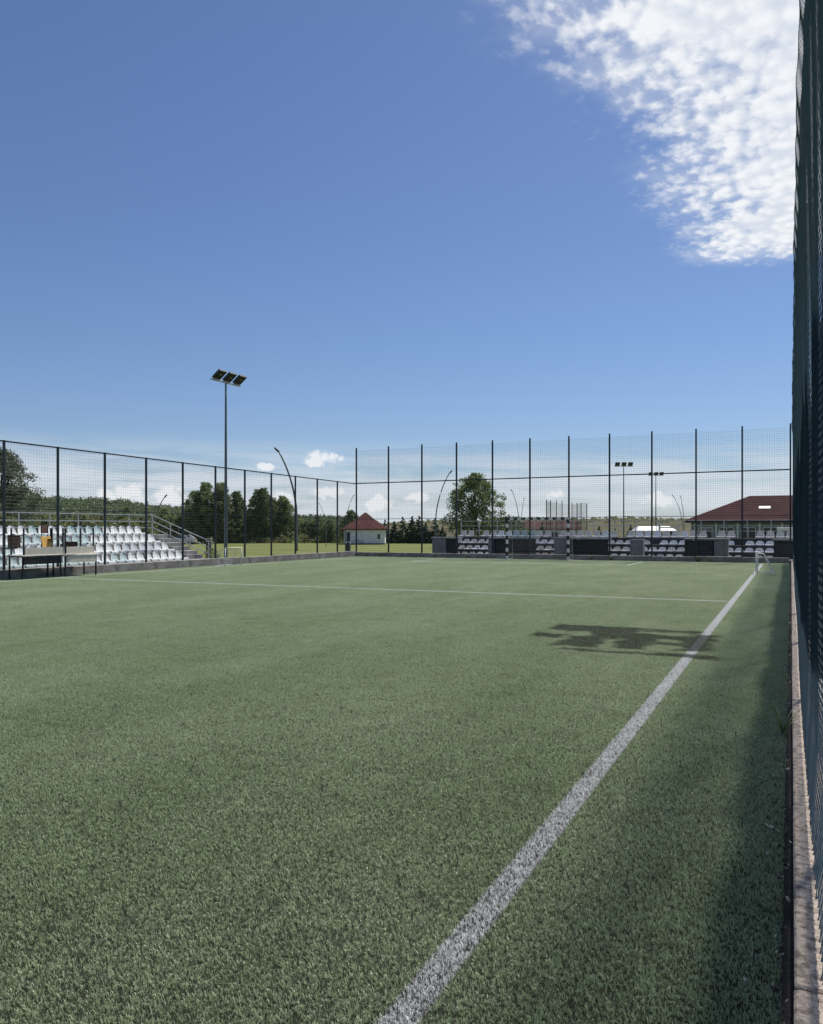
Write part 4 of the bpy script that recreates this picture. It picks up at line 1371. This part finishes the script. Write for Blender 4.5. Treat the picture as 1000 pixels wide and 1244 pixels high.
# weeds at the kerb and at the end wall
def weed(label, loc, n, L, seed, group=None):
    rg_ = np.random.default_rng(seed)
    mb = MB()
    for i in range(n):
        a = rg_.uniform(0, 6.28)
        l_ = L * rg_.uniform(.45, 1.0)
        out_ = rg_.uniform(.35, .95)
        w_ = 0.0045 * L / .3 * rg_.uniform(.7, 1.3)
        prev = None
        dv = Vector((math.cos(a), math.sin(a), 0))
        sd = Vector((-math.sin(a), math.cos(a), 0))
        vs_, fs_ = [], []
        for s_ in range(6):
            t = s_ / 5
            p_ = dv * (l_ * out_ * t ** 1.3) + Vector((0, 0, l_ * (t - .45 * out_ * t * t)))
            ww = w_ * (1 - t ** 2) + .0006
            vs_ += [p_ + sd * ww, p_ - sd * ww, p_ - Vector((0, 0, ww * .6))]
        for s_ in range(5):
            b_ = s_ * 3
            for q in range(3):
                fs_.append((b_ + q, b_ + (q + 1) % 3, b_ + 3 + (q + 1) % 3, b_ + 3 + q))
        mb.add(vs_, fs_)
    o = mb.build("weed_tuft", M['weed'], None, loc)
    tag(o, label, "weed", group)


weed("long bladed grass weed growing from the soil beside the kerb", (-0.06, 7.0, 0.0), 18, .36, 3)
for i, (y_, L_, n_) in enumerate([(4.7, .09, 9), (9.4, .12, 10), (12.8, .14, 10), (16.5, .16, 12), (22.5, .15, 12)]):
    weed("small green weed sprouting along the kerb edge", (-0.03, y_, 0.0), n_, L_, 40 + i, "small kerb weeds")
for i, (x_, L_) in enumerate([(-17.2, .32), (-15.4, .25), (-13.1, .3), (-8.9, .42), (-7.9, .38), (-5.3, .3), (-3.9, .5), (-3.4, .42), (-20.5, .35), (-19.2, .3), (-21.3, .36)]):
    weed("ragged weed tuft at the foot of the shaded end wall", (x_, 40.22, 0.0), 34, L_, 60 + i, "end wall weeds")
for i, (y_, L_) in enumerate([(24.3, .14), (31.5, .22), (33.1, .16), (36.2, .2), (21.0, .12)]):
    weed("ragged weed tuft at the foot of the side kerb wall", (-21.95, y_, 0.0), 22, L_, 80 + i, "side wall weeds")

# dry litter caught along the kerb
n = 170
yy_ = rg.uniform(1.8, 16, n)
xx_ = -np.abs(rg.normal(0.03, .05, n)) - .002
C = np.stack([xx_, yy_, rg.uniform(.012, .024, n)], 1)
Q = leaf_quads(C, np.full(n, .004), 1, .010, rg, .5)
Q = C[:, None, :] + (Q - C[:, None, :]) * rg.uniform(.4, 1.9, n)[:, None, None]
Q2 = Q + np.array([0, 0, .0015])
lit = link("dry_litter", poly_mesh("dry_litter", np.concatenate([Q, Q2[:, ::-1]]), 4, M['litter']))
tag(lit, "pale dry leaf scraps along the kerb", "litter", kind="stuff")
